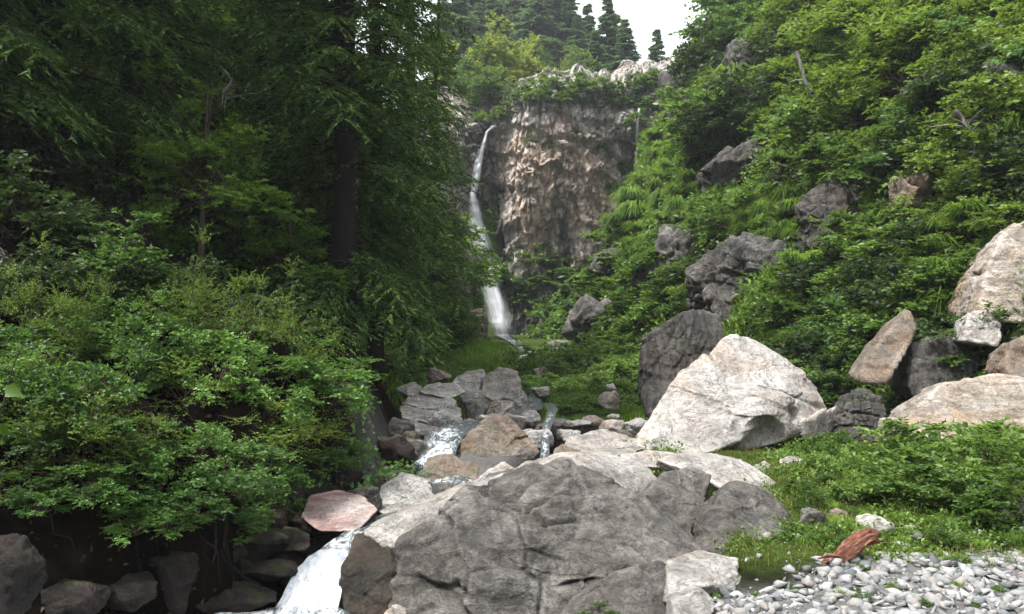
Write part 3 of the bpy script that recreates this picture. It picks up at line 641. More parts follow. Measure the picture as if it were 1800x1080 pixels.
vc = n.noise(n.mapping(v, scale=(1, 1, .16)), 2.4, 8, .7, .5); vc = n.ramp(vc, [(.37, .25), (.41, 1.0)])
c = n.mix(.85, c, fr, 'MULTIPLY'); c = n.mix(.75, c, vc, 'MULTIPLY')
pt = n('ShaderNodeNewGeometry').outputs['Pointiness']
c = n.mix(.9, c, n.ramp(pt, [(.40, .2), (.455, .85), (.495, 1.08), (.54, 1.5)]), 'MULTIPLY')  # cliff colour shaded by curvature: dark in the cracks, bright on the edges
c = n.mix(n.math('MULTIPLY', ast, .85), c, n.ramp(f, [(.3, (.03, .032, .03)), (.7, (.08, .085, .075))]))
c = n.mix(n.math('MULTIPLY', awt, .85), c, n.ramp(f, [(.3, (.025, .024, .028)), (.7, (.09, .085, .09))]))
nzz = n('ShaderNodeSeparateXYZ', {0: n('ShaderNodeNewGeometry').outputs['Normal']}).outputs[2]
ms = n.math('MULTIPLY', n.ramp(nzz, [(.35, 0.0), (.7, 1.0)]), n.ramp(a, [(.42, 0.0), (.52, .9)]))
c = n.mix(ms, c, n.ramp(f, [(.3, (.03, .045, .012)), (.7, (.12, .14, .04))]))
MAT_CLIFF = n.finish(n.principled(c, .85, n.bump(n.math('ADD', a, n.math('MULTIPLY', f, .5)), 1.0, .5), .25))
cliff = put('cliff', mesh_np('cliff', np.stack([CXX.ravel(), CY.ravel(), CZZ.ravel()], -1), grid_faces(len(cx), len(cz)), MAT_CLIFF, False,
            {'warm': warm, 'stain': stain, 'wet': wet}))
tag(cliff, kind='structure')
def cliff_depth(px, py, off=.2):
    """point on the cliff face seen at a pixel"""
    px = np.atleast_1d(np.asarray(px, float)); py = np.atleast_1d(np.asarray(py, float)); D = np.full(px.shape, 62.0)
    for _ in range(4):
        q = P(px, py, D); D = cliff_y(q[:, 0], q[:, 2]) - off
    return P(px, py, D)
for i, (x, y, w, h, D, m) in enumerate([
    (1083, 212, 52, 36, 62.0, R_PALE), (1035, 235, 60, 26, 62.0, R_HILL), (920, 190, 60, 40, 63.2, R_HILL), (1005, 190, 50, 40, 63.0, R_PALE),
    (965, 215, 60, 26, 62.2, R_HILL), (830, 222, 46, 26, 63.0, R_PALE), (1110, 245, 50, 60, 63.0, R_CRAG), (1000, 262, 60, 34, 61.4, R_HILL), (945, 300, 40, 36, 61.6, R_TAN)]):
    V, fc = rock_shape(P(x, y, D) + np.random.default_rng(i).uniform(-1, 1, (14, 3)) * np.array([w / F * D / 2, 1.6, h / F * D / 2]) * 1.1 + np.array([0, .9, 0]), 5, rough=1.2, seed=500 + i, cuts=3, strata=(.22, .1, .95, .7, .12))
    o = world_mesh('ledge', V, fc, m, True); M = o.location.copy(); o.parent = cliff; o.location = M
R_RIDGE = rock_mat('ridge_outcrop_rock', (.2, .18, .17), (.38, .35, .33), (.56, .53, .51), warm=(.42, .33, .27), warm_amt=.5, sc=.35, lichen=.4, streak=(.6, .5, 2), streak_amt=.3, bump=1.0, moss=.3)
for i, (x, y, w, h, D, lb) in enumerate([
    (1090, 165, 60, 120, 71, 'pale blocky outcrop on the cliff top below the conifers near the sky'),
    (1135, 165, 70, 130, 73, 'jagged grey outcrop stepping up to the skyline beside the buttress'),
    (1000, 155, 70, 36, 69, 'flat pale outcrop with a dark overhang among the bushes above the cliff'),
    (1110, 118, 50, 34, 75, 'small pale crag just under the right-hand conifers'),
    ]):
    lump(lb, x, y, w, h, D, R_RIDGE, depth=4, seed=540 + i, level=6, rough=.9, cuts=8, name='outcrop', cat='outcrop')

# ------------------------------------------------------------------ water
def water_mat():
    n = N('stream_water'); v = n.pos()
    fo = n('ShaderNodeAttribute', attribute_name='foam').outputs['Fac']
    q = n.noise(n.mapping(v, scale=(1, .35, .4)), 13, 8, .75, 1.2)
    fine = n.noise(v, 34, 4, .7)
    fac = n.ramp(n.math('ADD', n.math('MULTIPLY', fo, 1.1), n.math('MULTIPLY', n.math('SUBTRACT', q, .5), 2.4)), [(.32, 0.0), (.8, 1.0)])
    w = n('ShaderNodeBsdfPrincipled', {'Base Color': (.05, .062, .066, 1), 'Roughness': .07, 'IOR': 1.33, 'Specular IOR Level': .5,
          'Normal': n.bump(n.math('ADD', q, n.math('MULTIPLY', fine, .2)), .5, .06)}).outputs[0]
    s = n('ShaderNodeBsdfPrincipled', {'Base Color': n.ramp(n.math('ADD', n.math('MULTIPLY', q, .7), n.math('MULTIPLY', fine, .3)), [(.32, (.22, .25, .3)), (.45, (.38, .41, .46)), (.6, (.72, .74, .77))]), 'Roughness': .55, 'Subsurface Weight': 0.0,
          'Normal': n.bump(n.math('ADD', q, n.math('MULTIPLY', fine, .2)), .3, .05)}).outputs[0]
    return n.finish(n('ShaderNodeMixShader', {0: fac, 1: w, 2: s}).outputs[0])
MAT_WATER = water_mat()
sy = np.concatenate([np.arange(4.6, 16, .025), np.arange(16, 61, .12)]); su = np.linspace(-1, 1, 31)
cxs, czs, cws = stream_at(sy)
grad = np.gradient(czs, sy)
foam = np.clip(np.maximum(grad, 0) * 2.2, 0, 1)
foam = np.maximum(foam, np.interp(sy, [4.6, 6.2, 6.6, 7.6, 7.8, 8.2, 11.0, 11.4, 12.2, 13.2, 13.8, 15, 18, 20, 61], [.8, .95, .56, .5, .45, .08, .1, .4, .46, .4, .2, .2, .2, .15, .3]))
Y2, U2 = np.meshgrid(sy, su, indexing='ij')
X2 = cxs[:, None] + U2 * (cws[:, None] * 1.12 + .03); F2 = np.repeat(foam[:, None], len(su), 1)
p3 = np.stack([X2 * 2.2, Y2 * 1.6, 0 * X2], -1)
Z2 = czs[:, None] + (.02 + .09 * F2) * fbm(p3 * 1.8, 4, 80) * 1.8 + .035 * F2 * (ridged(p3 * np.array([4., 1.5, 1]), 4, 82) - .5) - .05 * np.abs(U2) ** 3
F2 = np.clip(F2 - .3 * np.abs(U2) ** 3 * (Y2 > 6.7), 0, 1)
stream = put('stream', mesh_np('stream', np.stack([X2.ravel(), Y2.ravel(), Z2.ravel()], -1), grid_faces(len(sy), len(su))[:, ::-1], MAT_WATER, True, {'foam': F2}))
tag(stream, kind='structure')
# second small runnel right of the angular brown boulder
ry = np.arange(11.3, 17, .05); rx = np.interp(ry, [11.3, 12, 13, 14, 15.5, 17], [.42, .46, .5, .62, .75, .7]); rz = np.interp(ry, [11.3, 11.8, 12.6, 13.4, 14.4, 17], [.36, .42, .62, .74, .86, .92])
rw = np.interp(ry, [11.3, 12.5, 14, 17], [.07, .06, .08, .1])
Yr, Ur = np.meshgrid(ry, np.linspace(-1, 1, 13), indexing='ij'); Xr = rx[:, None] + Ur * rw[:, None]
Zr = rz[:, None] + .05 * fbm(np.stack([Xr * 4, Yr * 3, 0 * Xr], -1), 3, 85)
o = put('runnel', mesh_np('runnel', np.stack([Xr.ravel(), Yr.ravel(), Zr.ravel()], -1), grid_faces(len(ry), 13)[:, ::-1], MAT_WATER, True, {'foam': np.clip(.36 - .3 * np.abs(Ur) - .3 * ss(14, 16, Yr), 0, 1)}))
tag(o, kind='structure')

def fall_mat(name, dens):
    n = N(name)
    u = n('ShaderNodeAttribute', attribute_name='across').outputs['Fac']; w = n('ShaderNodeAttribute', attribute_name='along').outputs['Fac']
    vec = n('ShaderNodeCombineXYZ', {0: u, 1: w, 2: 0.0}).outputs[0]
    q = n.noise(n.mapping(vec, scale=(13, .8, 1)), 1.0, 6, .65, .4); q2 = n.noise(n.mapping(vec, scale=(26, 2.5, 1)), 1.0, 4, .6, .3)
    e = n('ShaderNodeAttribute', attribute_name='body').outputs['Fac']
    a = n.math('ADD', n.math('MULTIPLY', n.math('ADD', n.math('MULTIPLY', q, .7), n.math('MULTIPLY', q2, .45)), 1.0), n.math('SUBTRACT', n.math('MULTIPLY', e, .75), .72 - dens))
    a = n.ramp(a, [(.25, 0.0), (.75, .95)])
    p = n('ShaderNodeBsdfPrincipled', {'Base Color': (.78, .81, .86, 1), 'Roughness': .5}).outputs[0]
    t = n('ShaderNodeBsdfTranslucent', {'Color': (.7, .74, .8, 1)}).outputs[0]
    b = n('ShaderNodeMixShader', {0: .35, 1: p, 2: t}).outputs[0]
    return n.finish(n('ShaderNodeMixShader', {0: a, 1: n('ShaderNodeBsdfTransparent').outputs[0], 2: b}).outputs[0])
def veil(path, off, seed, name, mat, parent, nu=17, nv=90):
    """sheet of falling water; path: (px, py, width in px)"""
    a = np.array(path, float); t = np.linspace(0, 1, nv); tt = np.linspace(0, 1, len(a))
    px = np.interp(t, tt, a[:, 0]); py = np.interp(t, tt, a[:, 1]); w = np.interp(t, tt, a[:, 2])
    r = np.random.default_rng(seed); V = []; ac = []; al = []; bd = []
    base = cliff_depth(px, py, 0)[:, 1]
    k = np.ones(15) / 15; base = np.convolve(np.pad(base, 7, 'edge'), k, 'valid') - off
    us = np.linspace(-1, 1, nu)
    for i in range(nv):
        for u in us:
            q = P(px[i] + u * w[i] / 2, py[i], base[i] - .35 * (1 - u * u))
            V.append(q); ac.append(u * w[i] / 30 + seed); al.append(t[i] * (a[-1, 1] - a[0, 1]) / 40); bd.append((1 - abs(u) ** 1.3) * (1 - .55 * ss(.75, 1, t[i])))
    V = np.array(V); V[:, 1] += .1 * fbm(V * np.array([3, 1, .5]), 3, seed)
    return put(name, mesh_np(name, V - V[-1], grid_faces(nv, nu), mat, True, {'across': ac, 'along': al, 'body': bd}), parent, tuple(V[-1] - np.array(parent.location)))
foot = cliff_depth(882, 592, .5)[0]
tk = tag(empty('trickle', tuple(cliff_depth(1118, 312, .2)[0])), 'thin straight trickle of water near the right end of the cliff', 'trickle')
_fm = fall_mat('trickle_water', .3)
wf = tag(empty('waterfall', tuple(foot)), 'tall two-stage white waterfall falling down the dark gully of the cliff', 'waterfall')
FM = fall_mat('falling_water', .12); FV = fall_mat('falling_water_veil', .08)
veil([(868, 221, 14), (856, 232, 10), (848, 262, 11), (841, 300, 14), (834, 340, 20)], .6, 1, 'upper_fall', FM, wf, 9, 60)
veil([(845, 262, 16), (838, 300, 24), (832, 345, 28)], .3, 5, 'upper_veil', FV, wf, 9, 40)
veil([(830, 338, 14), (836, 372, 30), (848, 430, 30), (865, 480, 24), (880, 540, 22), (886, 592, 24)], .8, 2, 'lower_fall', FM, wf)
veil([(829, 350, 20), (842, 420, 60), (862, 490, 66), (878, 560, 62), (886, 600, 66)], .5, 3, 'lower_veil', FV, wf)

veil([(1124, 190, 7), (1120, 230, 8), (1119, 270, 8), (1118, 318, 11)], .9, 9, 'thread', _fm, tk, 7, 40)

# fine mist drifting at the foot of the fall
n = N('fall_mist'); nzv = n.noise(n.pos(), .9, 4, .6)
n.t.links.new(n('ShaderNodeVolumePrincipled', {'Color': (.9, .93, .97, 1), 'Density': n.ramp(nzv, [(.42, 0.0), (.7, .06)])}).outputs[0], n.out.inputs[1])
_v, _f = ico(3); _v = _v * np.array([1.5, 1.1, 1.0]) * (1 + .3 * fbm(_v * 2, 3, 9))[:, None]
tag(put('mist', mesh_np('mist', _v, _f, n.m), None, tuple(foot + np.array([.2, -.9, .8]))), kind='stuff')
# ------------------------------------------------------------------ plants
def unit(a): return a / (np.linalg.norm(a, axis=-1, keepdims=True) + 1e-9)
def leaves_np(c, d, nrm, L, W, fold=.18, droop=.12):
    d = unit(d); s = unit(np.cross(d, nrm)); u = np.cross(s, d); L = np.asarray(L)[:, None]; W = np.asarray(W)[:, None]
    b = c; tip = c + d * L - u * L * droop; l = c + d * L * .42 + s * W / 2 + u * W * fold; r = c + d * L * .42 - s * W / 2 + u * W * fold
    V = np.stack([b, r, tip, l], 1).reshape(-1, 3); i = np.arange(len(c))[:, None] * 4
    return V, np.concatenate([i + np.array([[0, 1, 2]]), i + np.array([[0, 2, 3]])])
def leafy_crown(seed, R, H, ncl, ntw, nlf, L, z0=.0, flat=.55, up=.5, hang=0.0, wratio=.62, inner=.45, tw=.42):
    """clumps of leafy twigs spread through a dome; returns leaf V, F and clump centres"""
    r = np.random.default_rng(seed)
    az = r.uniform(0, 2 * np.pi, ncl); el = np.arcsin(r.uniform(-.1, 1, ncl)); rr = r.uniform(inner, 1, ncl) ** .7
    rr *= 1 + .3 * np.sin(az * 2 + seed) * np.cos(el * 3)
    cc = np.stack([R * rr * np.cos(az) * np.cos(el), R * rr * np.sin(az) * np.cos(el), z0 + H * rr * np.sin(el)], -1)
    n = ncl * ntw; k = np.repeat(np.arange(ncl), ntw)
    out = unit(cc - np.array([0, 0, z0])); ta = r.uniform(0, 2 * np.pi, n)
    td = np.stack([np.cos(ta), np.sin(ta), r.uniform(-.25, .65, n) - hang], -1) + .75 * out[k]
    td = unit(td); st = cc[k] + r.normal(size=(n, 3)) * .10 * R * np.array([1, 1, flat])
    ln = R * tw * r.uniform(.55, 1.15, n)
    m = n * nlf; j = np.repeat(np.arange(n), nlf); t = (np.tile(np.arange(nlf), n) + r.uniform(0, .7, m)) / nlf
    pos = st[j] + td[j] * (ln[j] * (.15 + .85 * t))[:, None]; pos[:, 2] -= ln[j] * .28 * t * t
    side = unit(np.cross(td[j], np.array([0, 0, 1.]))) * np.where(np.arange(m) % 2, 1, -1)[:, None]
    ld = unit(td[j] * .7 + side * .9 + r.normal(size=(m, 3)) * .35 + np.array([0, 0, -.12]))
    nr = unit(np.array([0, 0, up]) + r.normal(size=(m, 3)) * .42 + .25 * out[k][j])
    ll = L * r.uniform(.6, 1.2, m)
    V, Fc = leaves_np(pos, ld, nr, ll, ll * wratio)
    return V, Fc, cc, (st, td, ln)
def stems_np(cc, base_r, z0=0, seed=0, rmin=.004):
    r = np.random.default_rng(seed); A = Acc()
    for c in cc:
        b = np.array([r.normal() * .06, r.normal() * .06, -.15]); m = c * np.array([.45, .45, .62]) + r.normal(size=3) * .05
        t = np.linspace(0, 1, 6)[:, None]; pts = b * (1 - t) ** 2 + 2 * m * t * (1 - t) + c * t * t
        A.add(*tube(pts, np.linspace(base_r, rmin, 6), 4))
    return A.get()
BARK_STEM = bark_mat('shrub_bark', (.03, .022, .016), (.10, .08, .06))
BARK_FIR = bark_mat('fir_bark', (.0035, .003, .0028), (.017, .014, .012))
BARK_GREY = bark_mat('grey_dead_wood', (.09, .08, .075), (.3, .28, .26))
LM_LEFT = leaf_mat('shaded_shrub_leaves', ((.012, .032, .009), (.04, .1, .018), (.14, .255, .055)), .3, .42)
LM_RIGHT = leaf_mat('slope_shrub_leaves', ((.012, .032, .007), (.05, .108, .016), (.15, .245, .045)), .32, .45)
LM_YEL = leaf_mat('yellowish_shrub_leaves', ((.015, .036, .006), (.065, .12, .014), (.18, .265, .045)), .34, .45)
LM_HERB = leaf_mat('herb_leaves', ((.014, .036, .007), (.053, .11, .017), (.155, .245, .05)), .34, .45)
LM_LIME = leaf_mat('lime_tree_leaves', ((.06, .10, .012), (.14, .215, .025), (.24, .32, .05)), .4, .5, .3)
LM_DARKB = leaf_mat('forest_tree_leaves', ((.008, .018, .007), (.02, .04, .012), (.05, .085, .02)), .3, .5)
LM_FIR = leaf_mat('fir_needles', ((.014, .032, .008), (.048, .098, .022), (.14, .225, .05)), .18, .55, .6, .1)
LM_FARFIR = leaf_mat('far_conifer_needles', ((.03, .06, .036), (.07, .125, .07), (.14, .22, .105)), .35, .6, .15, .1)  # pale bluish tone carries some of the distance haze in the colour
LM_RED = leaf_mat('red_leaves', ((.16, .02, .01), (.35, .05, .02), (.5, .14, .06)), .3, .5)
LM_GRASS = leaf_mat('grass_blades', ((.03, .05, .008), (.09, .125, .02), (.22, .23, .065)), .38, .5, .9)
LM_GRASSG = leaf_mat('slope_grass_blades', ((.026, .06, .008), (.085, .17, .018), (.18, .29, .05)), .38, .5, .9)

def bush_meshes(key, seeds, mat, **kw):
    out = []
    for s in seeds:
        V, Fc, cc, _ = leafy_crown(s, **kw)
        sv, sf = stems_np(cc, .018 * kw['R'], seed=s)
        out.append((mesh_np('foliage', V, Fc, mat), mesh_np('stems', sv, sf, BARK_STEM)))
    return out
B_LEFT = bush_meshes('left', (1, 2, 3, 4), LM_LEFT, R=1.0, H=.95, ncl=26, ntw=16, nlf=9, L=.082, tw=.33, inner=.5)
LM_LEFT2 = leaf_mat('pale_shrub_leaves', ((.018, .045, .012), (.06, .13, .03), (.14, .25, .07)), .3, .4)
LM_LEFT3 = leaf_mat('fine_shrub_leaves', ((.02, .042, .008), (.07, .12, .018), (.16, .23, .04)), .35, .45)
B_LEFT3 = bush_meshes('left3', (7, 8), LM_LEFT3, R=1.0, H=1.25, ncl=22, ntw=20, nlf=11, L=.05, tw=.45, inner=.3)
B_LEFT2 = bush_meshes('left2', (5, 6), LM_LEFT2, R=1.0, H=.9, ncl=20, ntw=15, nlf=7, L=.115, tw=.38, inner=.5, wratio=.5)
B_SLOPE = bush_meshes('slope', (11, 12, 13, 14), LM_RIGHT, R=1.0, H=.9, ncl=22, ntw=14, nlf=8, L=.105, tw=.32, inner=.5)
B_YEL = bush_meshes('yel', (21, 22, 23), LM_YEL, R=1.0, H=.9, ncl=22, ntw=14, nlf=8, L=.10, tw=.32, inner=.5)
B_HERB = bush_meshes('herb', (31, 32, 33), LM_HERB, R=1.0, H=.9, ncl=21, ntw=13, nlf=8, L=.13, wratio=.5, tw=.33)
B_FAR = bush_meshes('far', (41, 42), LM_RIGHT, R=1.0, H=.9, ncl=22, ntw=11, nlf=7, L=.17)
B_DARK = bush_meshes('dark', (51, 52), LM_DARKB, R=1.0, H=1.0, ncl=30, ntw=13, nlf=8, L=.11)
def tuft_mesh(seed, n=1500):
    r = np.random.default_rng(seed); a = r.uniform(0, 6.283, n); q = np.sqrt(r.uniform(0, 1, n)) * .45
    b = np.stack([q * np.cos(a), q * np.sin(a), .12 * (1 - q * 2)], -1); a2 = a + r.normal(size=n) * .5; o = np.stack([np.cos(a2), np.sin(a2), 0 * a2], -1)
    L = (r.uniform(.35, 1.0, n) * (.7 + .5 * np.sin(a * 3 + seed)))[:, None]; up = np.array([0, 0, 1.]); s = np.stack([-np.sin(a2), np.cos(a2), 0 * a2], -1) * (.008 + .010 * r.uniform(0, 1, n))[:, None]
    m = b + o * L * .38 + up * L * .42; t = b + o * L * .85 + up * L * r.uniform(-.15, .35, n)[:, None]
    V = np.stack([b - s, b + s, m + s, m - s, t], 1).reshape(-1, 3); i = np.arange(n)[:, None] * 5
    return mesh_np('blades', V, [np.concatenate([i + np.array([[0, 1, 2, 3]])]), i + np.array([[3, 2, 4]])], LM_GRASSG)
_V, _f = ico(3); ROOTC = mesh_np('root_clump', _V * np.array([.4, .4, .16]) * (1 + .5 * fbm(_V * 2, 3, 4))[:, None], _f, MAT_GROUND, True)
B_TUFT = [(tuft_mesh(s), None) for s in (95, 96, 97)]
_cnt = [0]
LMK = [(1300, 690, 'the white boulder'), (1190, 640, 'the dark striated boulder'), (1310, 490, 'the broken grey crag'), (1475, 395, 'the root-hung brown crag'), (1310, 290, 'the shadowed crag'),
       (1160, 60, 'the bright sky gap'), (1215, 195, 'the dark buttress crag'), (1800, 470, 'the tall tan boulder'), (1560, 610, 'the slanting rock slab'), (1780, 150, 'the high reddish crag'), (1650, 165, 'the high brown crag'),
       (1620, 345, 'the bare brown rock'), (1035, 560, 'the pinkish grey crag'), (1000, 330, 'the cliff face'), (890, 580, 'the waterfall foot'), (880, 670, 'the rounded pinkish boulder'), (600, 330, 'the thick fir trunk'),
       (662, 620, 'the slim fir trunk'), (260, 300, 'the black forest gap'), (570, 1000, 'the white cascade'), (10, 690, 'the close bright leaf'), (0, 0, 'the top left corner'), (1800, 0, 'the top right corner'), (1440, 170, 'the grey bare stem'),
       (1700, 225, 'the forked dead branch'), (850, 300, 'the upper waterfall'), (860, 480, 'the lower waterfall'), (1700, 720, 'the tan banded boulder'), (1525, 740, 'the layered dark rock'), (550, 900, 'the pink-streaked rock'), (470, 0, 'the top edge by the firs')]
AUTO = []
def auto_labels():
    rows = {}
    for o, desc in AUTO:
        q = np.array(o.location) + np.array([0, 0, .45 * o.scale[2]]); x, y = pix(q); w = o.scale[0] / q[1] * F
        k = min(range(len(LMK)), key=lambda i: math.hypot(LMK[i][0] - x, LMK[i][1] - y)); dx, dy = x - LMK[k][0], y - LMK[k][1]
        hv = '' if abs(dx) < .5 * abs(dy) else ('left of' if dx < 0 else 'right of'); vv = '' if abs(dy) < .5 * abs(dx) else ('above' if dy < 0 else 'below')
        rel = {(True, True): ('above and ' if dy < 0 else 'below and ') + hv, (True, False): hv, (False, True): vv}.get((bool(hv), bool(vv)), 'beside')
        near = 'just ' if math.hypot(dx, dy) < 95 else ''
        size = 'small ' if w < 62 else ('big ' if w > 96 else '')
        rows.setdefault(size + desc + ' ' + near + rel + ' ' + LMK[k][2], []).append((x, o))
    num = ['', '', 'two', 'three', 'four', 'five', 'six', 'seven', 'eight', 'nine', 'ten']; od = ['', 'second', 'third', 'fourth', 'fifth', 'sixth', 'seventh', 'eighth', 'ninth', 'tenth']
    for lb, ls in rows.items():
        ls.sort(key=lambda t: t[0])
        for i, (_, o) in enumerate(ls):
            o['label'] = lb if len(ls) == 1 else lb + (', leftmost of ' + num[len(ls)] if i == 0 else ', rightmost of ' + num[len(ls)] if i == len(ls) - 1 else ', ' + od[i] + ' from left')
def bush(meshes, at, R, label, group, hz=1.0, name='shrub', cat='shrub', sink=.15, auto=False):
    i = _cnt[0]; _cnt[0] += 1
    fo, sm = meshes[i % len(meshes)]
    o = empty(name, (at[0], at[1], at[2] - sink * R), RNG.uniform(0, 6.28), (R, R, R * hz))
    tag(o, label, cat, group)
    if sm is None:
        o.name = 'grass_tuft'; o['category'] = 'grass tuft'; put('blades', fo, o); put('root_clump', ROOTC, o)
    else: put('foliage', fo, o); put('stems', sm, o)
    if auto: AUTO.append((o, label))
    return o

# --- conifers
def conifer_np(seed, H, R, z0, dz, nb, ntw, nbl, bl, bw, droop=.35, dens_top=None, hang=.35, power=.8):
    r = np.random.default_rng(seed); st = []; az = []; ln = []; z = z0
    while z < H * .985:
        k = (z - z0) / (H - z0); lr = R * (1 - k) ** power * (.55 + .45 * min(1, k * 6 + .4))
        for b in range(nb):
            st.append(z + r.uniform(-.5, .5) * dz); az.append(r.uniform(0, 6.283)); ln.append(max(lr * r.uniform(.6, 1.12), .12))
        z += dz * (1 if dens_top is None or z < dens_top else 2.2) * r.uniform(.8, 1.2)
    st, az, ln = map(np.array, (st, az, ln)); nbn = len(st)
    rise = np.clip((st - z0) / (H - z0), 0, 1)
    def bpt(i, t):
        o = ln[i] * t; dz_ = (.22 + .5 * rise[i]) * o * (1 - .4 * t) - droop * (1.15 - rise[i]) * ln[i] * t ** 1.7
        return np.stack([np.cos(az[i]) * o, np.sin(az[i]) * o, st[i] + dz_], -1)
    i = np.repeat(np.arange(nbn), ntw); t = (np.tile(np.arange(ntw), nbn) + r.uniform(0, .8, len(i))) / ntw * .9 + .1
    p0 = bpt(i, t); fw = unit(bpt(i, np.minimum(t + .05, 1.05)) - bpt(i, t - .05))
    sd = np.where(np.arange(len(i)) % 2, 1., -1.)[:, None] * np.stack([-np.sin(az[i]), np.cos(az[i]), 0 * t], -1)
    tdir = unit(fw * .75 + sd * .9 + r.normal(size=(len(i), 3)) * .2 + np.array([0, 0, -hang]))
    tl = ln[i] * .42 * (1.05 - .75 * t) * r.uniform(.6, 1.2, len(i)) + bl * (1 - .75 * rise[i])
    j = np.repeat(np.arange(len(i)), nbl); u = (np.tile(np.arange(nbl), len(i)) + r.uniform(0, .9, len(j))) / nbl
    q = p0[j] + tdir[j] * (tl[j] * u)[:, None]; q[:, 2] -= .3 * tl[j] * u * u
    up = np.array([0, 0, 1.]); s2 = unit(np.cross(tdir[j], up)) * np.where(np.arange(len(j)) % 2, 1., -1.)[:, None]
    bd = unit(tdir[j] * .9 + s2 * .6 + r.normal(size=(len(j), 3)) * .22); w = unit(np.cross(bd, up + r.normal(size=(len(j), 3)) * .5))
    L = (bl * r.uniform(.6, 1.25, len(j)) * (1 - .55 * rise[i][j]))[:, None]
    V = np.stack([q - w * bw / 2, q + w * bw / 2, q + bd * L - up * L * .12], 1).reshape(-1, 3)
    Fc = np.arange(len(V)).reshape(-1, 3)
    A = Acc()
    for b in range(nbn):
        tt = np.linspace(0, 1, 5); A.add(*tube(bpt(np.full(5, b), tt), np.linspace(.014 * ln[b] + .006, .003, 5), 3))
    return V, Fc, A.get()
def trunk_np(H, r0, seed, sides=10, z0=-.5, lean=.0):
    z = np.linspace(z0, H, 26); r = np.random.default_rng(seed); k = (z - z0) / (H - z0)
    pts = np.stack([.05 * np.sin(z * .5 + seed) + lean * z, .05 * np.cos(z * .4 + seed), z], -1)
    V, Fc = tube(pts, r0 * (1 - k) ** .8 + .01 + r0 * .5 * np.exp(-(z - z0) * 1.8), sides)
    V[:, :2] += (fbm(V * np.array([4, 4, .8]), 3, seed) * r0 * .35)[:, None]
    return V, Fc
def conifer_kit(seed, H, R, z0, r0, mat, **kw):
    V, Fc, (bv, bf) = conifer_np(seed, H, R, z0, **kw); tv, tf = trunk_np(H, r0, seed)
    return [('trunk', mesh_np('trunk', tv, tf, BARK_FIR, True)), ('branches', mesh_np('branches', bv, bf, BARK_FIR)), ('needles', mesh_np('needles', V, Fc, mat))]
def plant(kit, at, label, group=None, s=1.0, name='fir_tree', cat='tree', rz=None, hz=1.0):
    o = empty(name, at, RNG.uniform(0, 6.28) if rz is None else rz, (s, s, s * hz)); tag(o, label, cat, group)
    for nm, me in kit: put(nm, me, o)
    return o
K_FIR = conifer_kit(71, 25, 2.9, 1.5, .27, LM_FIR, dz=.38, nb=6, ntw=26, nbl=13, bl=.14, bw=.048, droop=.46, dens_top=10.5, hang=.24)
K_FIR2 = conifer_kit(72, 22, 2.3, 2.3, .2, LM_FIR, dz=.38, nb=6, ntw=24, nbl=12, bl=.13, bw=.044, droop=.46, dens_top=9.5, hang=.24)
K_MID = [conifer_kit(s, 24, 3.0, 1.6, .25, LM_FIR, dz=.45, nb=6, ntw=18, nbl=9, bl=.19, bw=.06, droop=.36, dens_top=12, hang=.18) for s in (73, 74)]
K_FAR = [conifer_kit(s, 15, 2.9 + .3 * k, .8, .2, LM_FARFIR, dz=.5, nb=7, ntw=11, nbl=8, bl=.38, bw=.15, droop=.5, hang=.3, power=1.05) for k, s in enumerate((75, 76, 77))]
def hz(x, y): return float(hq(x, y))
def on(px, D, sink=.3):
    """ground point under the column of pixels px at distance D"""
    x = (px - 900) / F * D; return (x, D, hz(x, D) - sink)

plant(K_FIR, on(600, 16.0), 'tall dark fir with the thick black trunk, nearest the stream on the left', s=.95, rz=1.5, hz=1.0)
plant(K_FIR2, on(657, 18.4), 'slimmer fir with a bare lower trunk just right of the thick-trunked fir', s=.88, rz=2.0, hz=1.1)
for i, (px, D, s, k, lb) in enumerate([
    (60, 13.5, .95, 0, 'dark fir at the left edge rising behind the bushes'), (215, 17, 1.0, 1, 'dark fir over the black forest gap, second from the left edge'),
    (455, 24, 1.0, 1, 'dark fir half hidden left of the thick-trunked fir'),
    (530, 29, 1.1, 0, 'fir peering out between its neighbours behind the thick-trunked fir'), (715, 25, .85, 1, 'drooping fir on the slope right of the two trunks'),
    (765, 33, .7, 0, 'farthest fir of the left slope, beside the yellow-green bushes'), (-260, 14, 1.1, 0, 'unseen fir added beyond the left edge to shade the slope'), (-240, 20, 1.2, 1, 'unseen fir added higher up beyond the left edge for shade'), (150, 21, 1.1, 0, 'dim fir deep behind the two left-edge firs'), (285, 27, 1.1, 1, 'dim fir at the back of the black gap'), (-110, 11, .9, 1, 'fir just beyond the left edge reaching in with dark boughs')]):  # two upslope firs beyond the left edge are added unseen to shade the forest
    plant(K_MID[k] if D > 14.5 else K_FIR, on(px, D), lb, 'firs on the left slope', s=s)
# broadleaf trees
def broad_kit(seed, H, R, mat, L, ncl=46, ntw=14, nlf=9, r0=.12, crown=.62):
    V, Fc, cc, _ = leafy_crown(seed, R, H * crown * .62, ncl, ntw, nlf, L, z0=H * (1 - crown * .7), inner=.35, tw=.34)
    tv, tf = trunk_np(H * .75, r0, seed); A = Acc(); r = np.random.default_rng(seed)
    for c in cc:
        b = np.array([0, 0, H * r.uniform(.25, .5)]); m = (b + c) / 2 + np.array([0, 0, .1 * R]) + r.normal(size=3) * .1
        t = np.linspace(0, 1, 6)[:, None]; A.add(*tube(b * (1 - t) ** 2 + 2 * m * t * (1 - t) + c * t * t, np.linspace(r0 * .35, .008, 6), 4))
    bv, bf = A.get()
    return [('trunk', mesh_np('trunk', tv, tf, BARK_STEM, True)), ('limbs', mesh_np('limbs', bv, bf, BARK_STEM)), ('crown', mesh_np('crown', V, Fc, mat))]
K_LIME = [broad_kit(s, 8, 3.2, LM_LIME, .3) for s in (81, 82)]
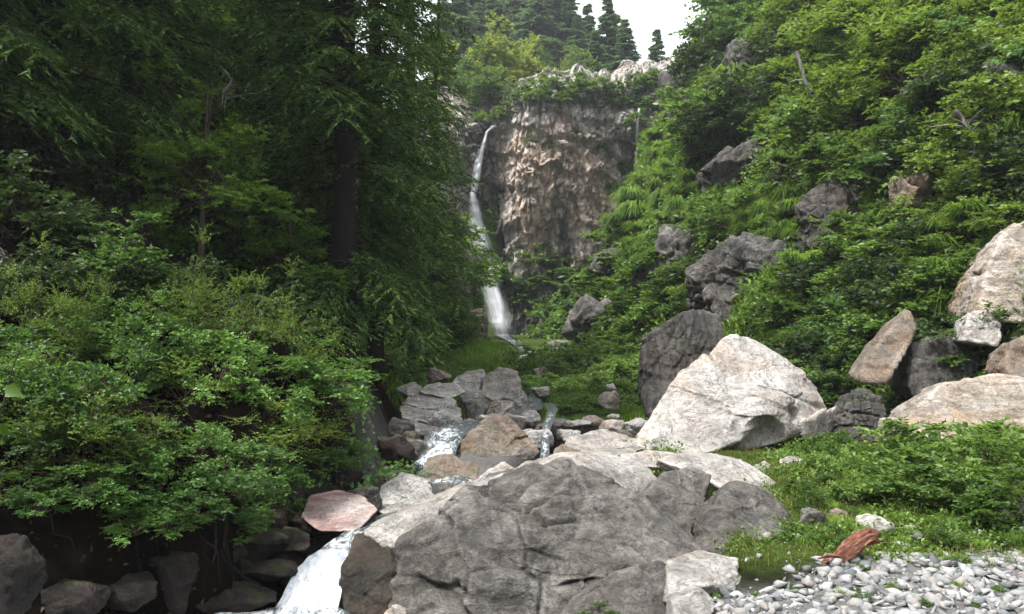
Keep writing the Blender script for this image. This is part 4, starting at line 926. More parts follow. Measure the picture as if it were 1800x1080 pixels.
K_GREEN = [broad_kit(s, 8, 3.0, LM_RIGHT, .26) for s in (83, 84)]
K_FORB = [broad_kit(s, 9, 3.0, LM_DARKB, .17, ncl=54) for s in (85, 86)]
LM_GLIMPSE = leaf_mat('backlit_leaves', ((.04, .095, .012), (.10, .2, .022), (.19, .32, .05)), .4, .45)  # backlit brightness put into a lighter leaf colour
K_GLIM = broad_kit(88, 9, 2.3, LM_GLIMPSE, .2, ncl=44, crown=1.15)
K_GREENR = broad_kit(101, 8, 3.0, LM_RIGHT, .24, ncl=30, ntw=15, crown=.9); K_YELR = broad_kit(102, 8, 3.0, LM_YEL, .22, ncl=30, ntw=15, crown=.9)
K_YELB = [broad_kit(s, 9, 2.6, LM_YEL, .17, ncl=44) for s in (87,)]
for i, (px, D, s, k, lb) in enumerate([
    (352, 14.5, .52, K_GLIM, 'sunlit yellow-green tree glimpsed through the dark firs'), (505, 15.2, .36, K_GLIM, 'yellow-green tree glowing between the firs left of the thick trunk'),
    (560, 20, .55, K_YELB[0], 'light green sapling behind the thick black trunk'),
    (772, 44, .6, K_YELB[0], 'yellow-green tree leaning over the gully left of the waterfall'), (760, 38, .7, K_GREEN[0], 'green tree on the left slope beside the waterfall gully')]):
    plant(k, on(px, D), lb, 'broad-leaved trees of the left slope', s=s, name='broadleaf_tree')
# skyline conifers and trees above the cliff
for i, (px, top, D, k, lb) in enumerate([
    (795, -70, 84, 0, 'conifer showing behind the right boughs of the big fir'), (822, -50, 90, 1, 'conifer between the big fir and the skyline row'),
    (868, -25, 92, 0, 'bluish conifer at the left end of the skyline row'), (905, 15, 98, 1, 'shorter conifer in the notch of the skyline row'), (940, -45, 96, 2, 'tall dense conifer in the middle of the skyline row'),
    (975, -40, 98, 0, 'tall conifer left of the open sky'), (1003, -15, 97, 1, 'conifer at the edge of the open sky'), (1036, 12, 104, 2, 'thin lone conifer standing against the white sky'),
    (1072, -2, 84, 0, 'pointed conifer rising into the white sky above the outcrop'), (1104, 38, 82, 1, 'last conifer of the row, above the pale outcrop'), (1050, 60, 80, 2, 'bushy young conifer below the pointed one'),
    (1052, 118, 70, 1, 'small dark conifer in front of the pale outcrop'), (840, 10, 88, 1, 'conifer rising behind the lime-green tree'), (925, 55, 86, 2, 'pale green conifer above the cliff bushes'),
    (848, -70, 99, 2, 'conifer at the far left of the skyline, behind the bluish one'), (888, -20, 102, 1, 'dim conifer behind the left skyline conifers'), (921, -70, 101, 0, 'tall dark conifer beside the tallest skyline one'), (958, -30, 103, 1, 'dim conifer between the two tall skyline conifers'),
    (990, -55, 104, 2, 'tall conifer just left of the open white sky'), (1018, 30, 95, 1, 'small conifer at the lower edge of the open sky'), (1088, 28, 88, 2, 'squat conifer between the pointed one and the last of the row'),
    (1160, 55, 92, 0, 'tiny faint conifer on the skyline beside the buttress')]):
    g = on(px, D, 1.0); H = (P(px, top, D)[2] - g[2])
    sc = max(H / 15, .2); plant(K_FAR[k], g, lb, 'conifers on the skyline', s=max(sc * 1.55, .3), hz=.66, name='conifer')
for i, (px, top, D, k, wd, lb) in enumerate([
    (862, 48, 72, K_LIME[0], 160, 'bright lime-green tree above the waterfall'), (905, 80, 74, K_LIME[1], 110, 'lime-green tree right of the brightest one'), (830, 80, 70, K_GREEN[0], 90, 'green tree just over the lip of the waterfall'),
    (870, 125, 67.5, K_GREEN[1], 110, 'dark green bushy tree below the lime-green tree'), (960, 95, 76, K_GREEN[0], 70, 'pale green tree behind the cliff top'), (995, 90, 78, K_LIME[0], 60, 'small yellowish tree below the skyline conifers'),
    (940, 140, 69, K_GREEN[1], 60, 'green bush tree at the rim of the cliff'), (1030, 95, 78, K_GREEN[0], 90, 'grey-green tree under the pointed conifer')]):
    g = on(px, D, .6); H = P(px, top, D)[2] - g[2]; w = wd / F * D / 2
    plant(k, g, lb, 'trees above the cliff', s=w / 3.0, hz=max(H / 8 / (w / 3.0), .5), name='broadleaf_tree')

for i, (px, py, wd, k, lb) in enumerate([(1500, 90, 120, 0, 'leafy tree leaning out high on the right slope near the grey bare stem'), (1660, 60, 130, 1, 'leafy tree at the top of the right slope above the high brown crag'), (1370, 60, 110, 0, 'leafy tree on the upper slope beside the high grey crag'),
    (1740, 290, 120, 1, 'leafy tree below the forked dead branch at the right'), (1575, 235, 120, 0, 'leafy tree in the middle of the upper right slope'), (1255, 90, 90, 1, 'leafy tree crowning the buttress beside the sky'), (1500, 480, 90, 1, 'young leafy tree on the slope above the slanting rock slab'), (1270, 250, 90, 0, 'leafy tree rooted on the brow above the shadowed crag')]):
    g = hit([px], [py + wd * .4])[0]; w = wd / F * g[1] / 2; plant([K_GREENR, K_YELR][k], g + np.array([0, 0, -.4]), lb, 'leafy trees on the right slope', s=w / 3.0, hz=.8, name='broadleaf_tree')
# --- shrubs
LBL = 'dense leafy shrub'
def poly_in(px, py, poly):
    poly = np.array(poly, float); ins = np.zeros(len(px), bool); j = len(poly) - 1
    for i in range(len(poly)):
        a, b = poly[i], poly[j]
        ins ^= ((a[1] > py) != (b[1] > py)) & (px < (b[0] - a[0]) * (py - a[1]) / (b[1] - a[1] + 1e-9) + a[0]); j = i
    return ins
def scatter(poly, n, mind, seed):
    r = np.random.default_rng(seed); poly = np.array(poly, float); lo, hi = poly.min(0), poly.max(0); out = []
    for _ in range(n * 30):
        p = r.uniform(lo, hi)
        if poly_in(np.array([p[0]]), np.array([p[1]]), poly)[0] and all((p[0] - q[0]) ** 2 + (p[1] - q[1]) ** 2 > mind ** 2 for q in out):
            out.append(p)
        if len(out) >= n: break
    return np.array(out)
r = np.random.default_rng(15)
for (px, py, w, lb) in [(40, 640, 110, 'bright sunlit green shrub at the left edge of the thicket'), (540, 690, 80, 'shrub at the stream end of the thicket below the fir trunks'), (230, 850, 85, 'light-leaved shrub drooping lowest over the dark undercut bank'), (200, 500, 120, 'twiggy pale green shrub spreading above the thicket in front of the black gap'), (612, 790, 44, 'dim mossy shrub at the foot of the slimmer fir')]:
    g = hit([px], [py + 20])[0]; bush(B_LEFT, g, w / F * g[1], lb, 'left bank thicket', sink=.1)
for p in scatter([(0, 590), (120, 560), (400, 560), (540, 620), (600, 720), (560, 810), (470, 890), (330, 915), (220, 850), (60, 810), (0, 770)], 36, 60, 21):
    if min(math.hypot(p[0] - 425, p[1] - 735), math.hypot(p[0] - 235, p[1] - 745), math.hypot(p[0] - 120, p[1] - 700)) < 44: continue
    g = hit([p[0]], [p[1] + 18])[0]; w = r.uniform(46, 104)
    pk = r.uniform(); bush(B_LEFT if pk < .5 else B_LEFT2 if pk < .75 else B_LEFT3, g, w / F * g[1], 'thicket shrub' if pk < .5 else 'large-leaved shrub' if pk < .75 else 'fine-leaved shrub', 'left bank thicket', hz=r.uniform(.65, 1.4), sink=.1, auto=True)
for (px, py) in [(60, 575), (170, 600), (330, 570), (430, 590), (520, 640), (110, 640)]:
    g = hit([px], [py + 18])[0]; bush(B_LEFT3, g, 60 / F * g[1], 'tall wispy shrub', 'left bank thicket', hz=2.1, sink=.1, auto=True)
for p in scatter([(60, 850), (200, 870), (330, 890), (450, 900), (440, 935), (300, 930), (100, 900)], 9, 46, 27):
    g = hit([p[0]], [p[1]])[0]; g[1] -= .25; bush(B_LEFT, g, r.uniform(46, 66) / F * g[1], 'overhanging shrub', 'left bank thicket', hz=.8, sink=.3, auto=True)
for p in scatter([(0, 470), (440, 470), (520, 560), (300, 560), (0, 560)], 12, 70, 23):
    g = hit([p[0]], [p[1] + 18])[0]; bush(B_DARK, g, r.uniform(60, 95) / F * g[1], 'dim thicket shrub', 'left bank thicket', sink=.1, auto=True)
for i, (px, py, R) in enumerate([(520, 470, 1.2), (470, 500, .9), (430, 450, 1.3), (710, 600, 1.1), (750, 560, 1.1), (730, 640, .8), (775, 590, .9), (700, 520, 1.3), (770, 480, 1.1), (780, 430, 1.1), (785, 520, .9), (700, 660, .7), (690, 420, 1.6), (800, 550, .7)]):
    g = hit([px], [py + 10])[0]
    bush(B_SLOPE if px > 650 else B_LEFT, g, R * max(g[1] / 22, .5), 'leafy shrub', 'shrubs under the firs', auto=True)
for i, (px, py, R) in enumerate([(785, 60, 1.6), (788, 150, 1.3), (785, 230, 1.2), (780, 310, 1.2), (795, 350, .9), (798, 420, .9)]):
    D = 47; x = (px - 900) / F * D - .6; z = P(px, py, D)[2]
    g = (x, D, min(hz(x, D), z) ); bush(B_YEL, g, R, 'yellow-green bush', 'gully rim bushes', auto=True)
# hillside on the right: shrubs placed over the slope surface
r = np.random.default_rng(5)
HOLES = [(1310, 290, 62, 45), (1475, 395, 46, 60), (1215, 195, 26, 90), (1205, 440, 38, 50), (1310, 490, 70, 60), (1650, 165, 28, 36), (1780, 150, 26, 44), (1620, 345, 22, 34), (1345, 110, 36, 36), (1035, 560, 36, 44), (1070, 470, 26, 34), (1150, 490, 22, 20)]
ZONES = [
    ([(1440, -60), (1850, -60), (1850, 400), (1700, 420), (1600, 330), (1480, 290), (1430, 120)], 60, 46, B_YEL, (70, 115), 'yellowish shrub', 'high yellowish shrubs'),
    ([(1190, -60), (1440, -60), (1430, 150), (1440, 260), (1330, 240), (1230, 300), (1215, 120)], 34, 46, B_SLOPE, (60, 100), 'mid-green shrub', 'upper slope shrubs'),
    ([(1540, 380), (1720, 420), (1700, 520), (1600, 540), (1500, 660), (1470, 700), (1390, 600), (1380, 520), (1480, 480)], 34, 40, B_HERB, (60, 95), 'bright leafy shrub', 'shrubs right of the white boulder'),
    ([(1620, 460), (1720, 470), (1700, 560), (1780, 600), (1700, 650), (1620, 600)], 10, 40, B_SLOPE, (60, 90), 'dark green shrub', 'shrubs between the right rocks'),
    ([(1080, 330), (1180, 310), (1260, 340), (1400, 330), (1420, 420), (1340, 420), (1230, 400), (1150, 480), (1100, 440), (1070, 400)], 46, 25, B_TUFT, (34, 58), 'soft green tuft', 'shelf bushes'),
    ([(1000, 500), (1080, 420), (1220, 500), (1220, 560), (1120, 600), (1120, 700), (1050, 660), (960, 600)], 26, 32, B_FAR, (36, 64), 'green bush', 'lower slope bushes'),
    ([(960, 560), (1080, 400), (1230, 470), (1260, 560), (1120, 560), (1000, 620)], 26, 26, B_TUFT, (24, 42), 'fresh green tuft', 'tufts on the lower slope'),
    ([(1230, 340), (1420, 340), (1440, 440), (1330, 430), (1230, 400)], 14, 34, B_TUFT, (36, 60), 'drooping tuft', 'tufts above the broken crag'),
    ([(920, 650), (1110, 620), (1110, 720), (1000, 730), (930, 710)], 34, 22, B_HERB, (34, 60), 'low herb clump', 'herb clumps on the green bank'),
    ([(935, 470), (1000, 480), (985, 560), (920, 560), (900, 520)], 9, 24, B_FAR, (30, 46), 'cliff-foot bush', 'cliff foot bushes'),
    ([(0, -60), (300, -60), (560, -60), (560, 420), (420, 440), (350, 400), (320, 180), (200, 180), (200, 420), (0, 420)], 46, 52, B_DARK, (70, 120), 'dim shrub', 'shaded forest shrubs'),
    ([(1150, 90), (1200, 60), (1190, 300), (1165, 290), (1165, 200)], 16, 24, B_TUFT, (26, 42), 'yellow-green tuft', 'buttress bushes'),
    ]
for zi, (poly, nn, md, ms, (w0, w1), lb, gr) in enumerate(ZONES):
    pts = scatter(poly, nn, md, 40 + zi); hp = hit(pts[:, 0], pts[:, 1])
    for pt, g in zip(pts, hp):
        if any(abs(pt[0] - cx_) < w_ * .72 and -h_ * .35 < pt[1] - cy_ < h_ * 1.1 for cx_, cy_, w_, h_ in HOLES): continue
        R = r.uniform(w0, w1) / F * g[1]; pick = r.uniform(); m2, l2 = ms, lb
        if zi in (0, 1, 2, 3) and pick < .3: m2, l2 = (B_TUFT, 'grassy tuft') if pick < .1 else (B_DARK, 'dark-leaved shrub') if pick < .2 else (B_LEFT2, 'large-leaved shrub')
        if R > 4: continue
        bush(m2, g, R, l2, gr, hz=r.uniform(.65, 1.15), auto=True)
# yellow-green shrubs between the firs, sunlight put into their leaf colour, and bushes along the ledges of the cliff
B_GLIM = bush_meshes('glim', (61, 62), LM_GLIMPSE, R=1.0, H=1.0, ncl=22, ntw=12, nlf=8, L=.14)
for (px, py, R) in [(300, 20, .8), (335, 60, 1.0), (350, 120, 1.0), (370, 190, .9), (390, 240, .8), (490, 110, .9), (505, 160, .7), (395, 330, .7), (430, 470, .8), (470, 455, .7), (640, 290, .6), (560, 280, .6), (700, 150, .9), (765, 130, 1.0)]:
    g = hit([px], [py])[0]; bush(B_GLIM, g, R * g[1] / 22, 'lit-up shrub', 'glimpsed shrubs', auto=True)
for (px, py, R) in [(1010, 168, .9), (1040, 178, .8), (1075, 175, 1.0), (1100, 168, .8), (905, 178, .9), (880, 196, .8), (850, 205, .9), (930, 240, .5), (1060, 255, .5), (1120, 205, .8), (1135, 240, .7), (960, 165, .9), (985, 172, .6), (1090, 240, .5), (1140, 180, .9), (925, 160, 1.0), (1150, 270, .9), (1105, 300, .7), (905, 500, .7), (930, 520, .8), (950, 140, .8), (975, 148, 1.0), (1000, 158, .7), (1025, 150, 1.1), (1050, 146, .9), (1075, 152, .8), (1105, 145, .9), (1130, 150, .8), (1015, 140, .9), (1120, 172, .7), (940, 165, .8), (1060, 165, .7), (1145, 135, 1.0), (990, 170, .8), (965, 250, .45), (1010, 225, .5)]:
    g = cliff_depth(px, py + 8, .1)[0]; bush(B_FAR, g, R, 'cliff-ledge bush', 'cliff ledge bushes', sink=.2, auto=True)
# overhanging shrubs above the dark crags
for (px, py, D, R, lb) in [(1300, 215, 0, 2.4, 'dark green shrub overhanging the shadowed crag'), (1240, 240, 0, 2.2, 'green shrub on the brow left of the shadowed crag'), (1420, 300, 0, 1.8, 'shrub drooping over the root-hung brown crag'), (1500, 330, 0, 1.6, 'shrub right above the root-hung brown crag'), (1310, 400, 0, 1.6, 'grassy round bush capping the grey broken crag'), (1260, 400, 0, 1.3, 'grassy bush capping the crag beside the broken one')]:
    g = hit([px], [py])[0]; g[1] -= .6; bush(B_SLOPE, g, R, lb, None)
# turf bushes near the gravel
for (px, py, D, R, lb) in [
    (1640, 905, 9.2, .52, 'broad-leaved green bush in the turf above the gravel'), (1580, 935, 8.6, .34, 'leafy clump behind the red driftwood'), (1700, 925, 8.5, .4, 'leafy bush right of the clump behind the driftwood'), (1735, 860, 10.0, .55, 'rounded leafy bush in the turf near the right edge'),
    (1660, 815, 11.0, .55, 'leafy bush in front of the tan banded boulder'), (1770, 800, 11.3, .55, 'leafy bush below the tan boulder at the right edge'), (1600, 800, 11.6, .36, 'small leafy bush beside the round pinkish rock'), (1560, 860, 10.2, .34, 'pale green clump in the middle of the turf'),
    (1500, 795, 11.9, .3, 'low dark clump under the layered rock'), (1790, 960, 8.0, .4, 'leafy clump at the right edge by the gravel'), (1430, 800, 11.8, .26, 'low clump in the shade of the white boulder'), (1440, 855, 9.9, .3, 'spiky green clump beside the white slab'), (1400, 990, 7.7, .16, 'little tuft of leaves at the tip of the broken block'), (1050, 1075, 5.95, .14, 'small sprig growing from a crack at the bottom of the huge boulder'),
    (1670, 1000, 6.9, .12, 'small green sprout among the gravel')]:
    x = (px - 900) / F * D; z = hz(x, D) if px > 1100 else P(px, py + 12, D)[2]
    bush(B_HERB, (x, D, z), R * (1.35 if R > .3 else 1), lb, None, hz=.9, name='turf_bush' if R > .2 else 'plant', cat='bush' if R > .2 else 'plant')
r = np.random.default_rng(44)
for p in scatter([(1400, 800), (1560, 790), (1800, 790), (1800, 960), (1560, 965), (1420, 985), (1400, 900)], 46, 34, 61):
    g = hit([p[0]], [p[1]])[0]; k = r.uniform()
    if k < .45: bush(B_TUFT, g, r.uniform(16, 34) / F * g[1], 'turf tuft', 'tufts in the turf', auto=True)
    else: bush(B_HERB, g, r.uniform(20, 46) / F * g[1], 'weedy clump', 'weeds in the turf', hz=r.uniform(.7, 1.7), auto=True)
for (px, py, w) in [(1260, 430, 46), (1350, 420, 50), (1395, 470, 44), (1240, 500, 36), (1290, 445, 34), (1200, 395, 36), (1170, 430, 30), (1440, 330, 46), (1500, 340, 46), (1420, 420, 40), (1530, 400, 44), (1265, 255, 44), (1350, 245, 46), (1380, 300, 40), (1640, 320, 34), (1600, 375, 30)]:
    g = hit([px], [py])[0]; g[1] -= .5; bush(B_TUFT if r.uniform() < .45 else B_HERB, g, w / F * g[1], 'bush trailing over rock', 'bushes trailing over the crags', sink=.05, auto=True)
for p in scatter([(1260, 1060), (1420, 1010), (1780, 985), (1800, 1070), (1300, 1075)], 13, 44, 66):
    g = hit([p[0]], [p[1]])[0]; bush(B_TUFT if r.uniform() < .6 else B_HERB, g, r.uniform(12, 22) / F * g[1], 'sprout in gravel', 'sprouts in the gravel', auto=True)
auto_labels()
V, Fc, cc, _ = leafy_crown(91, .16, .2, 9, 6, 5, .05); x, D = (1552 - 900) / F * 12.1, 12.1
o = tag(empty('red_plant', (x, D, hz(x, D) + .05)), 'small red-leaved plant in front of the round pinkish rock', 'plant')
put('foliage', mesh_np('foliage', V, Fc, LM_RED), o); sv, sf = stems_np(cc, .005); put('stems', mesh_np('stems', sv, sf, BARK_STEM), o)
# leaf close to the camera at the left edge
tw = np.array([[0, 0, 0], [.03, .01, .14], [.05, .02, .26], [.09, .02, .36]])
near = P(-12, 770, 3.2); o = tag(empty('leafy_twig', tuple(near)), 'bright single leaf poking in at the left edge close to the camera', 'twig')
put('twig', mesh_np('twig', *tube(tw, [.004, .003, .0025, .002], 5), BARK_STEM), o)
V, Fc = leaves_np(np.array([[.035, .0, .19], [.03, 0, .12], [.0, 0, .06]]), np.array([[.35, -.1, -.15], [-.4, .1, .1], [.2, .2, -.3]]), np.array([[.2, -.95, .1], [0, -.9, .1], [0, -.8, .2]]), np.array([.09, .1, .08]), np.array([.06, .06, .05]))

for k in range(3): put('leaf', mesh_np('leaf', V[k * 4:k * 4 + 4], np.array([[0, 1, 2], [0, 2, 3]]), LM_HERB), o)

# --- ground cover: leaves and blades over the slopes, and turf
def surf_pts(xr, yr, n, seed, wt):
    r = np.random.default_rng(seed); xs, ys = [], []; tot = 0
    while tot < n:
        x = r.uniform(*xr, 60000); y = r.uniform(*yr, 60000); e = .3
        gx_ = (hq(x + e, y) - hq(x - e, y)) / (2 * e); gy_ = (hq(x, y + e) - hq(x, y - e)) / (2 * e)
        w = wt(x, y, gx_) * np.sqrt(1 + gx_ ** 2 + gy_ ** 2); k = r.uniform(0, 1, 60000) < w
        xs.append(np.stack([x, y, hq(x, y), -gx_, -gy_], -1)[k]); tot += k.sum()
    a = np.concatenate(xs)[:n]; nr = unit(np.concatenate([a[:, 3:], np.ones((len(a), 1))], 1)); return a[:, :3], nr
def patch_noise(x, y, s, seed): return fbm(np.stack([x, y, 0 * x], -1) * s, 3, seed)
def cover(name, xr, yr, n, seed, wt, L, mat):
    p, nr = surf_pts(xr, yr, n, seed, wt); r = np.random.default_rng(seed + 1); D = p[:, 1]
    sz = L * (D / 20) ** .75 * r.uniform(.6, 1.3, len(p))
    p = p + nr * (r.uniform(0, .9, len(p)) ** 1.5 * 2.8 * sz)[:, None]
    d = unit(r.normal(size=(len(p), 3)) + np.array([0, -.2, -.25])); m = unit(nr * .5 + np.array([0, 0, .9]) + r.normal(size=(len(p), 3)) * .4)
    V, Fc = leaves_np(p, d, m, sz, sz * .6); o = put(name, mesh_np(name, V, Fc, mat)); tag(o, kind='stuff'); return o
cover('undergrowth', (.5, 26), (11, 60), 95000, 3, lambda x, y, g: .5 * np.clip(14 / y, 0, 1) ** 1.5 * (g > .3) * (patch_noise(x, y, .5, 90) > -.10), .14, LM_RIGHT)
cover('undergrowth', (-24, -1), (9, 60), 45000, 4, lambda x, y, g: .5 * np.clip(12 / y, 0, 1) ** 1.5 * (g < -.3) * (patch_noise(x, y, .5, 91) > .0), .13, LM_LEFT)
cover('undergrowth', (-9, 13), (64.5, 100), 26000, 5, lambda x, y, g: .6 * (patch_noise(x, y, .3, 92) > -.12), .16, LM_RIGHT)
cover('undergrowth', (1.0, 8.5), (6.8, 13.5), 20000, 6, lambda x, y, g: turf_w(x, y, 0 * x) * .6 * (patch_noise(x, y, 1.3, 93) > -.02), .085, LM_HERB)
def blades(name, xr, yr, n, seed, wt, hgt, wid, mat, lean=.5, hang=0):
    p, nr = surf_pts(xr, yr, n, seed, wt); r = np.random.default_rng(seed + 1)
    cl = .5 + patch_noise(p[:, 0], p[:, 1], 2.0, seed + 2) * 1.6
    h = hgt * np.clip(cl, .25, 1.3) * r.uniform(.5, 1.3, len(p)); a = r.uniform(0, 6.283, len(p))
    s = np.stack([np.cos(a), np.sin(a), 0 * a], -1); ld = unit(r.normal(size=(len(p), 3)) * np.array([1, 1, 0]) + nr * np.array([1, 1, 0]) * 1.2)
    m = p + np.array([0, 0, 1.]) * (h * .6)[:, None] + ld * (h * lean * .3)[:, None]; t = p + np.array([0, 0, 1.]) * (h * (.95 - hang))[:, None] + ld * (h * lean * .95)[:, None]
    w = (wid * r.uniform(.6, 1.3, len(p)))[:, None]
    V = np.stack([p - s * w / 2, p + s * w / 2, m + s * w * .4, m - s * w * .4, t], 1).reshape(-1, 3); i = np.arange(len(p))[:, None] * 5
    o = put(name, mesh_np(name, V, [np.concatenate([i + np.array([[0, 1, 2, 3]])]), i + np.array([[3, 2, 4]])], mat)); tag(o, kind='stuff'); return o
blades('grass', (1.0, 8.5), (6.6, 13.5), 30000, 50, lambda x, y, g: turf_w(x, y, 0 * x) * .9 * (patch_noise(x, y, .9, 97) > -.12), .11, .010, LM_GRASS)
blades('grass', (-3.5, 5.5), (16.5, 42), 42000, 53, lambda x, y, g: turf_w(x, y, 0 * x) * np.clip(18 / y, 0, 1) * (patch_noise(x, y, .6, 98) > -.1), .26, .03, LM_GRASSG)
blades('grass', (.5, 14), (18, 60), 45000, 56, lambda x, y, g: .6 * np.clip(22 / y, 0, 1) * (g > .4) * (patch_noise(x, y, .35, 95) > .02), .55, .06, LM_GRASSG, .8, .35)

# ------------------------------------------------------------------ gravel, driftwood, snags
n = N('gravel_stone'); oi = n('ShaderNodeObjectInfo').outputs['Random']; ri = n('ShaderNodeNewGeometry').outputs['Random Per Island']
rr_ = n.math('FRACT', n.math('ADD', n.math('MULTIPLY', oi, 7.3), ri)); v = n.pos()
c = n.ramp(rr_, [(0, (.09, .095, .1)), (.3, (.19, .195, .2)), (.5, (.27, .27, .27)), (.62, (.235, .215, .2)), (.8, (.27, .275, .28)), (1, (.36, .36, .36))])
f = n.noise(v, 30, 6, .7); c = n.mix(.8, c, n.ramp(f, [(.3, .6), (.55, 1.05), (.7, 1.2)]), 'MULTIPLY')
MAT_STONE = n.finish(n.principled(c, .8, n.bump(f, .6, .02), .3))
def stone_np(seed):
    r = np.random.default_rng(seed); p = r.normal(size=(10, 3)); p /= np.linalg.norm(p, axis=1, keepdims=True) ; p *= np.array([1, r.uniform(.6, .95), r.uniform(.4, .7)]) * r.uniform(.8, 1.15, (10, 1))
    bm = bmesh.new()
    for q in p: bm.verts.new(q)
    rs = bmesh.ops.convex_hull(bm, input=bm.verts); bmesh.ops.delete(bm, geom=[e for e in rs['geom_interior'] if isinstance(e, bmesh.types.BMVert)], context='VERTS')
    bm.verts.index_update(); V = np.array([q.co[:] for q in bm.verts]); Fc = np.array([[q.index for q in fc.verts] for fc in bm.faces]); bm.free(); return V, Fc
STN = [stone_np(600 + i) for i in range(14)]; STM = [mesh_np('stone', a, b, MAT_STONE) for a, b in STN]
px_ = np.arange(.9, 6.4, .1); py_ = np.arange(3.6, 8.2, .1); XA, YA = np.meshgrid(px_, py_, indexing='ij')
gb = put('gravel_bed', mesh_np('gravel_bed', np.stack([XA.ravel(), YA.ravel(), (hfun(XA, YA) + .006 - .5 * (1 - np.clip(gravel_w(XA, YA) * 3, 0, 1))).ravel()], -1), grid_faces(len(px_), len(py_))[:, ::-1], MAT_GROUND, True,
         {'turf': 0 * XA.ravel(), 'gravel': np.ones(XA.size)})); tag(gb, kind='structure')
r = np.random.default_rng(77); cand = []
while len(cand) < 7500:
    x, y = r.uniform(.95, 5.6), r.uniform(4.4, 7.9)
    if r.uniform() < gravel_w(np.array([x]), np.array([y]))[0] + .04: cand.append((x, y, .012 + .075 * r.uniform() ** 3.2))
cand.sort(key=lambda q: -q[2]); A = Acc()
for i, (x, y, s) in enumerate(cand):
    z = hz(x, y); e = (r.uniform(-.4, .4), r.uniform(-.4, .4), r.uniform(0, 6.28)); sc = (s * r.uniform(.8, 1.3), s * r.uniform(.8, 1.2), s * r.uniform(.75, 1.15))
    if i < 300: put('stone', STM[i % 14], gb, (x, y, z + s * .22), e, sc)
    else:
        from mathutils import Euler
        a, b = STN[i % 14]; M = np.array(Euler(e).to_matrix()); A.add((a * np.array(sc)) @ M.T + np.array([x, y, z + s * .2]), b)
o = put('pebbles', mesh_np('pebbles', *A.get(), MAT_STONE), gb); tag(o, kind='stuff')
# driftwood
n = N('red_driftwood'); v = n.obj(); s = n.noise(n.mapping(v, scale=(.25, 3, 3)), 16, 8, .7, .3)
MAT_WOOD = n.finish(n.principled(n.ramp(s, [(.3, (.035, .012, .009)), (.46, (.115, .04, .026)), (.58, (.22, .095, .06)), (.7, (.44, .32, .24))]), .75, n.bump(s, 1.0, .03), .25))
a, b = P(1448, 988, 6.75), P(1542, 950, 7.0); ax = b - a; ln = np.linalg.norm(ax)
d, fc = ico(5); V = d * np.array([ln / 2 * 1.05, .07, .05]); k = np.abs(d[:, 0])
V[:, 1:] *= (1.1 - .55 * np.clip(d[:, :1] * -1, 0, 1)); q = V * np.array([2, 16, 16])
V[:, 2] += .09 * (ridged(q * np.array([.8, 1, 1]), 4, 3) - .6); V[:, 1] += .07 * fbm(q, 4, 5); V[:, 0] += .16 * fbm(q * np.array([0, 1.4, 1.4]), 3, 6) * k ** 2; V[:, 2] += .03 * np.sin(V[:, 0] * 7)
o = put('driftwood', mesh_np('driftwood', V, fc, MAT_WOOD, True), None, tuple((a + b) / 2 + np.array([0, 0, .03])), (0, -math.atan2(ax[2], ax[0]), math.atan2(ax[1], ax[0])))
tag(o, 'red-brown splintered piece of driftwood lying between turf and gravel', 'driftwood')
for dx, dz_, rot in ((-.3, .02, .25), (.1, .06, -.2), (.22, -.03, .15)):
    put('splinter', mesh_np('splinter', *tube(np.array([[-.12, 0, 0], [0, .01, .012], [.13, 0, 0]]), [.004, .016, .003], 5), MAT_WOOD), o, (dx, -.05, dz_), (0, rot, .1))
# roots and litter on the shaded bank
A = Acc(); r = np.random.default_rng(31)
for k in range(34):
    g = hit([r.uniform(60, 560)], [r.uniform(880, 960)])[0]; t = np.linspace(0, 1, 9)[:, None]
    q = g + np.array([r.uniform(-.5, .5), -.08, -.75 * r.uniform(.4, 1)]) * t + np.stack([fbm(np.stack([t[:, 0] * 3, 0 * t[:, 0] + k + j * 9, 0 * t[:, 0]], -1), 2, k) for j in range(3)], -1) * .22
    q[:, 2] = np.maximum(q[:, 2], hq(q[:, 0], q[:, 1]) + .01); A.add(*tube(q, np.linspace(r.uniform(.006, .016), .003, 9), 5))
tag(put('roots', mesh_np('roots', *A.get(), BARK_FIR, True)), kind='stuff')
p, nr = surf_pts((-6, -.8), (5.5, 12), 5000, 88, lambda x, y, g: .6 + 0 * x); r = np.random.default_rng(89)
LM_LITTER = leaf_mat('leaf_litter', ((.02, .012, .008), (.06, .035, .02), (.13, .085, .045)), .1, .7)
V, Fc = leaves_np(p + nr * .012, unit(r.normal(size=p.shape)), unit(nr + r.normal(size=p.shape) * .35), r.uniform(.03, .07, len(p)), r.uniform(.02, .04, len(p))); tag(put('leaf_litter', mesh_np('leaf_litter', V, Fc, LM_LITTER)), kind='stuff')
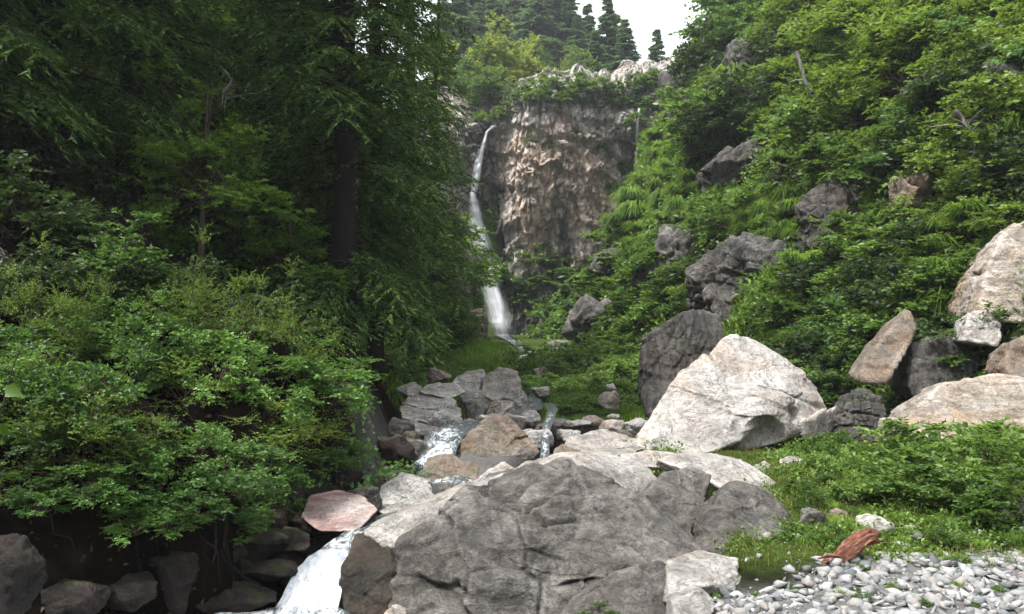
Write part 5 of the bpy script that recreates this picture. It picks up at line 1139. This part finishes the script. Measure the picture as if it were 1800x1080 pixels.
# bare branches
def snag(label, pts, D, r0, seed):
    r = np.random.default_rng(seed); W = P(np.array(pts)[:, 0], np.array(pts)[:, 1], np.full(len(pts), D)); t = np.linspace(0, 1, 14)
    W = np.stack([np.interp(t, np.linspace(0, 1, len(W)), W[:, k]) for k in range(3)], -1) + fbm(np.stack([t * 6, t * 0 + seed, t * 0], -1), 3, seed)[:, None] * .25
    A = Acc(); A.add(*tube(W, np.linspace(r0, r0 * .25, 14), 6))
    o = world_mesh('bare_branch', *A.get(), BARK_GREY, True); B = Acc()
    for k in range(7):
        i = r.integers(3, 12); q = unit(r.normal(size=3) * np.array([1, .6, .7])) * r.uniform(.3, .8)
        B.add(*tube(np.stack([W[i], W[i] + q * .5 + np.array([0, 0, .05]), W[i] + q]), [r0 * .4, r0 * .25, r0 * .1], 4))
    Vb, Fb = B.get(); put('twigs', mesh_np('twigs', Vb - np.array(o.location), Fb, BARK_GREY), o)
    return tag(o, label, 'branch')
def front(px, py, off): return float(hit([px], [py])[0, 1]) - off
snag('grey bare stem slanting down through the shrubs of the upper slope', [(1400, 90), (1425, 160), (1440, 195), (1458, 240)], front(1440, 200, 2.2), .07, 1)
snag('pale forked dead branch lying among the yellowish shrubs at the right', [(1680, 195), (1700, 225), (1735, 245)], front(1700, 230, 1.6), .06, 2)
snag('thin dead branch poking from the fir towards the waterfall', [(770, 340), (800, 360), (826, 376)], 17.5, .025, 4)
snag('pale twisted root at the left edge below the firs', [(0, 435), (8, 465), (2, 490)], 9.0, .03, 5)
snag('bare grey twig arching over the black forest gap', [(400, 120), (398, 160), (390, 185)], 15, .03, 6)
# ------------------------------------------------------------------ air
n = N('haze_air'); hv = n('ShaderNodeVolumePrincipled', {'Color': (.86, .92, 1.0, 1), 'Density': .0006, 'Anisotropy': .2})
n.t.links.new(hv.outputs[0], n.out.inputs[1])
bm = bmesh.new(); bmesh.ops.create_cube(bm, size=1); me = bpy.data.meshes.new('haze'); bm.to_mesh(me); bm.free(); me.materials.append(n.m)
HZ0, HZ1 = float(GZ.min()) - 1.0, max(float(GZ.max()), 75.) + 2
tag(put('haze', me, None, (0, 170, (HZ0 + HZ1) / 2), (0, 0, 0), (460, 480, HZ1 - HZ0)), kind='stuff')
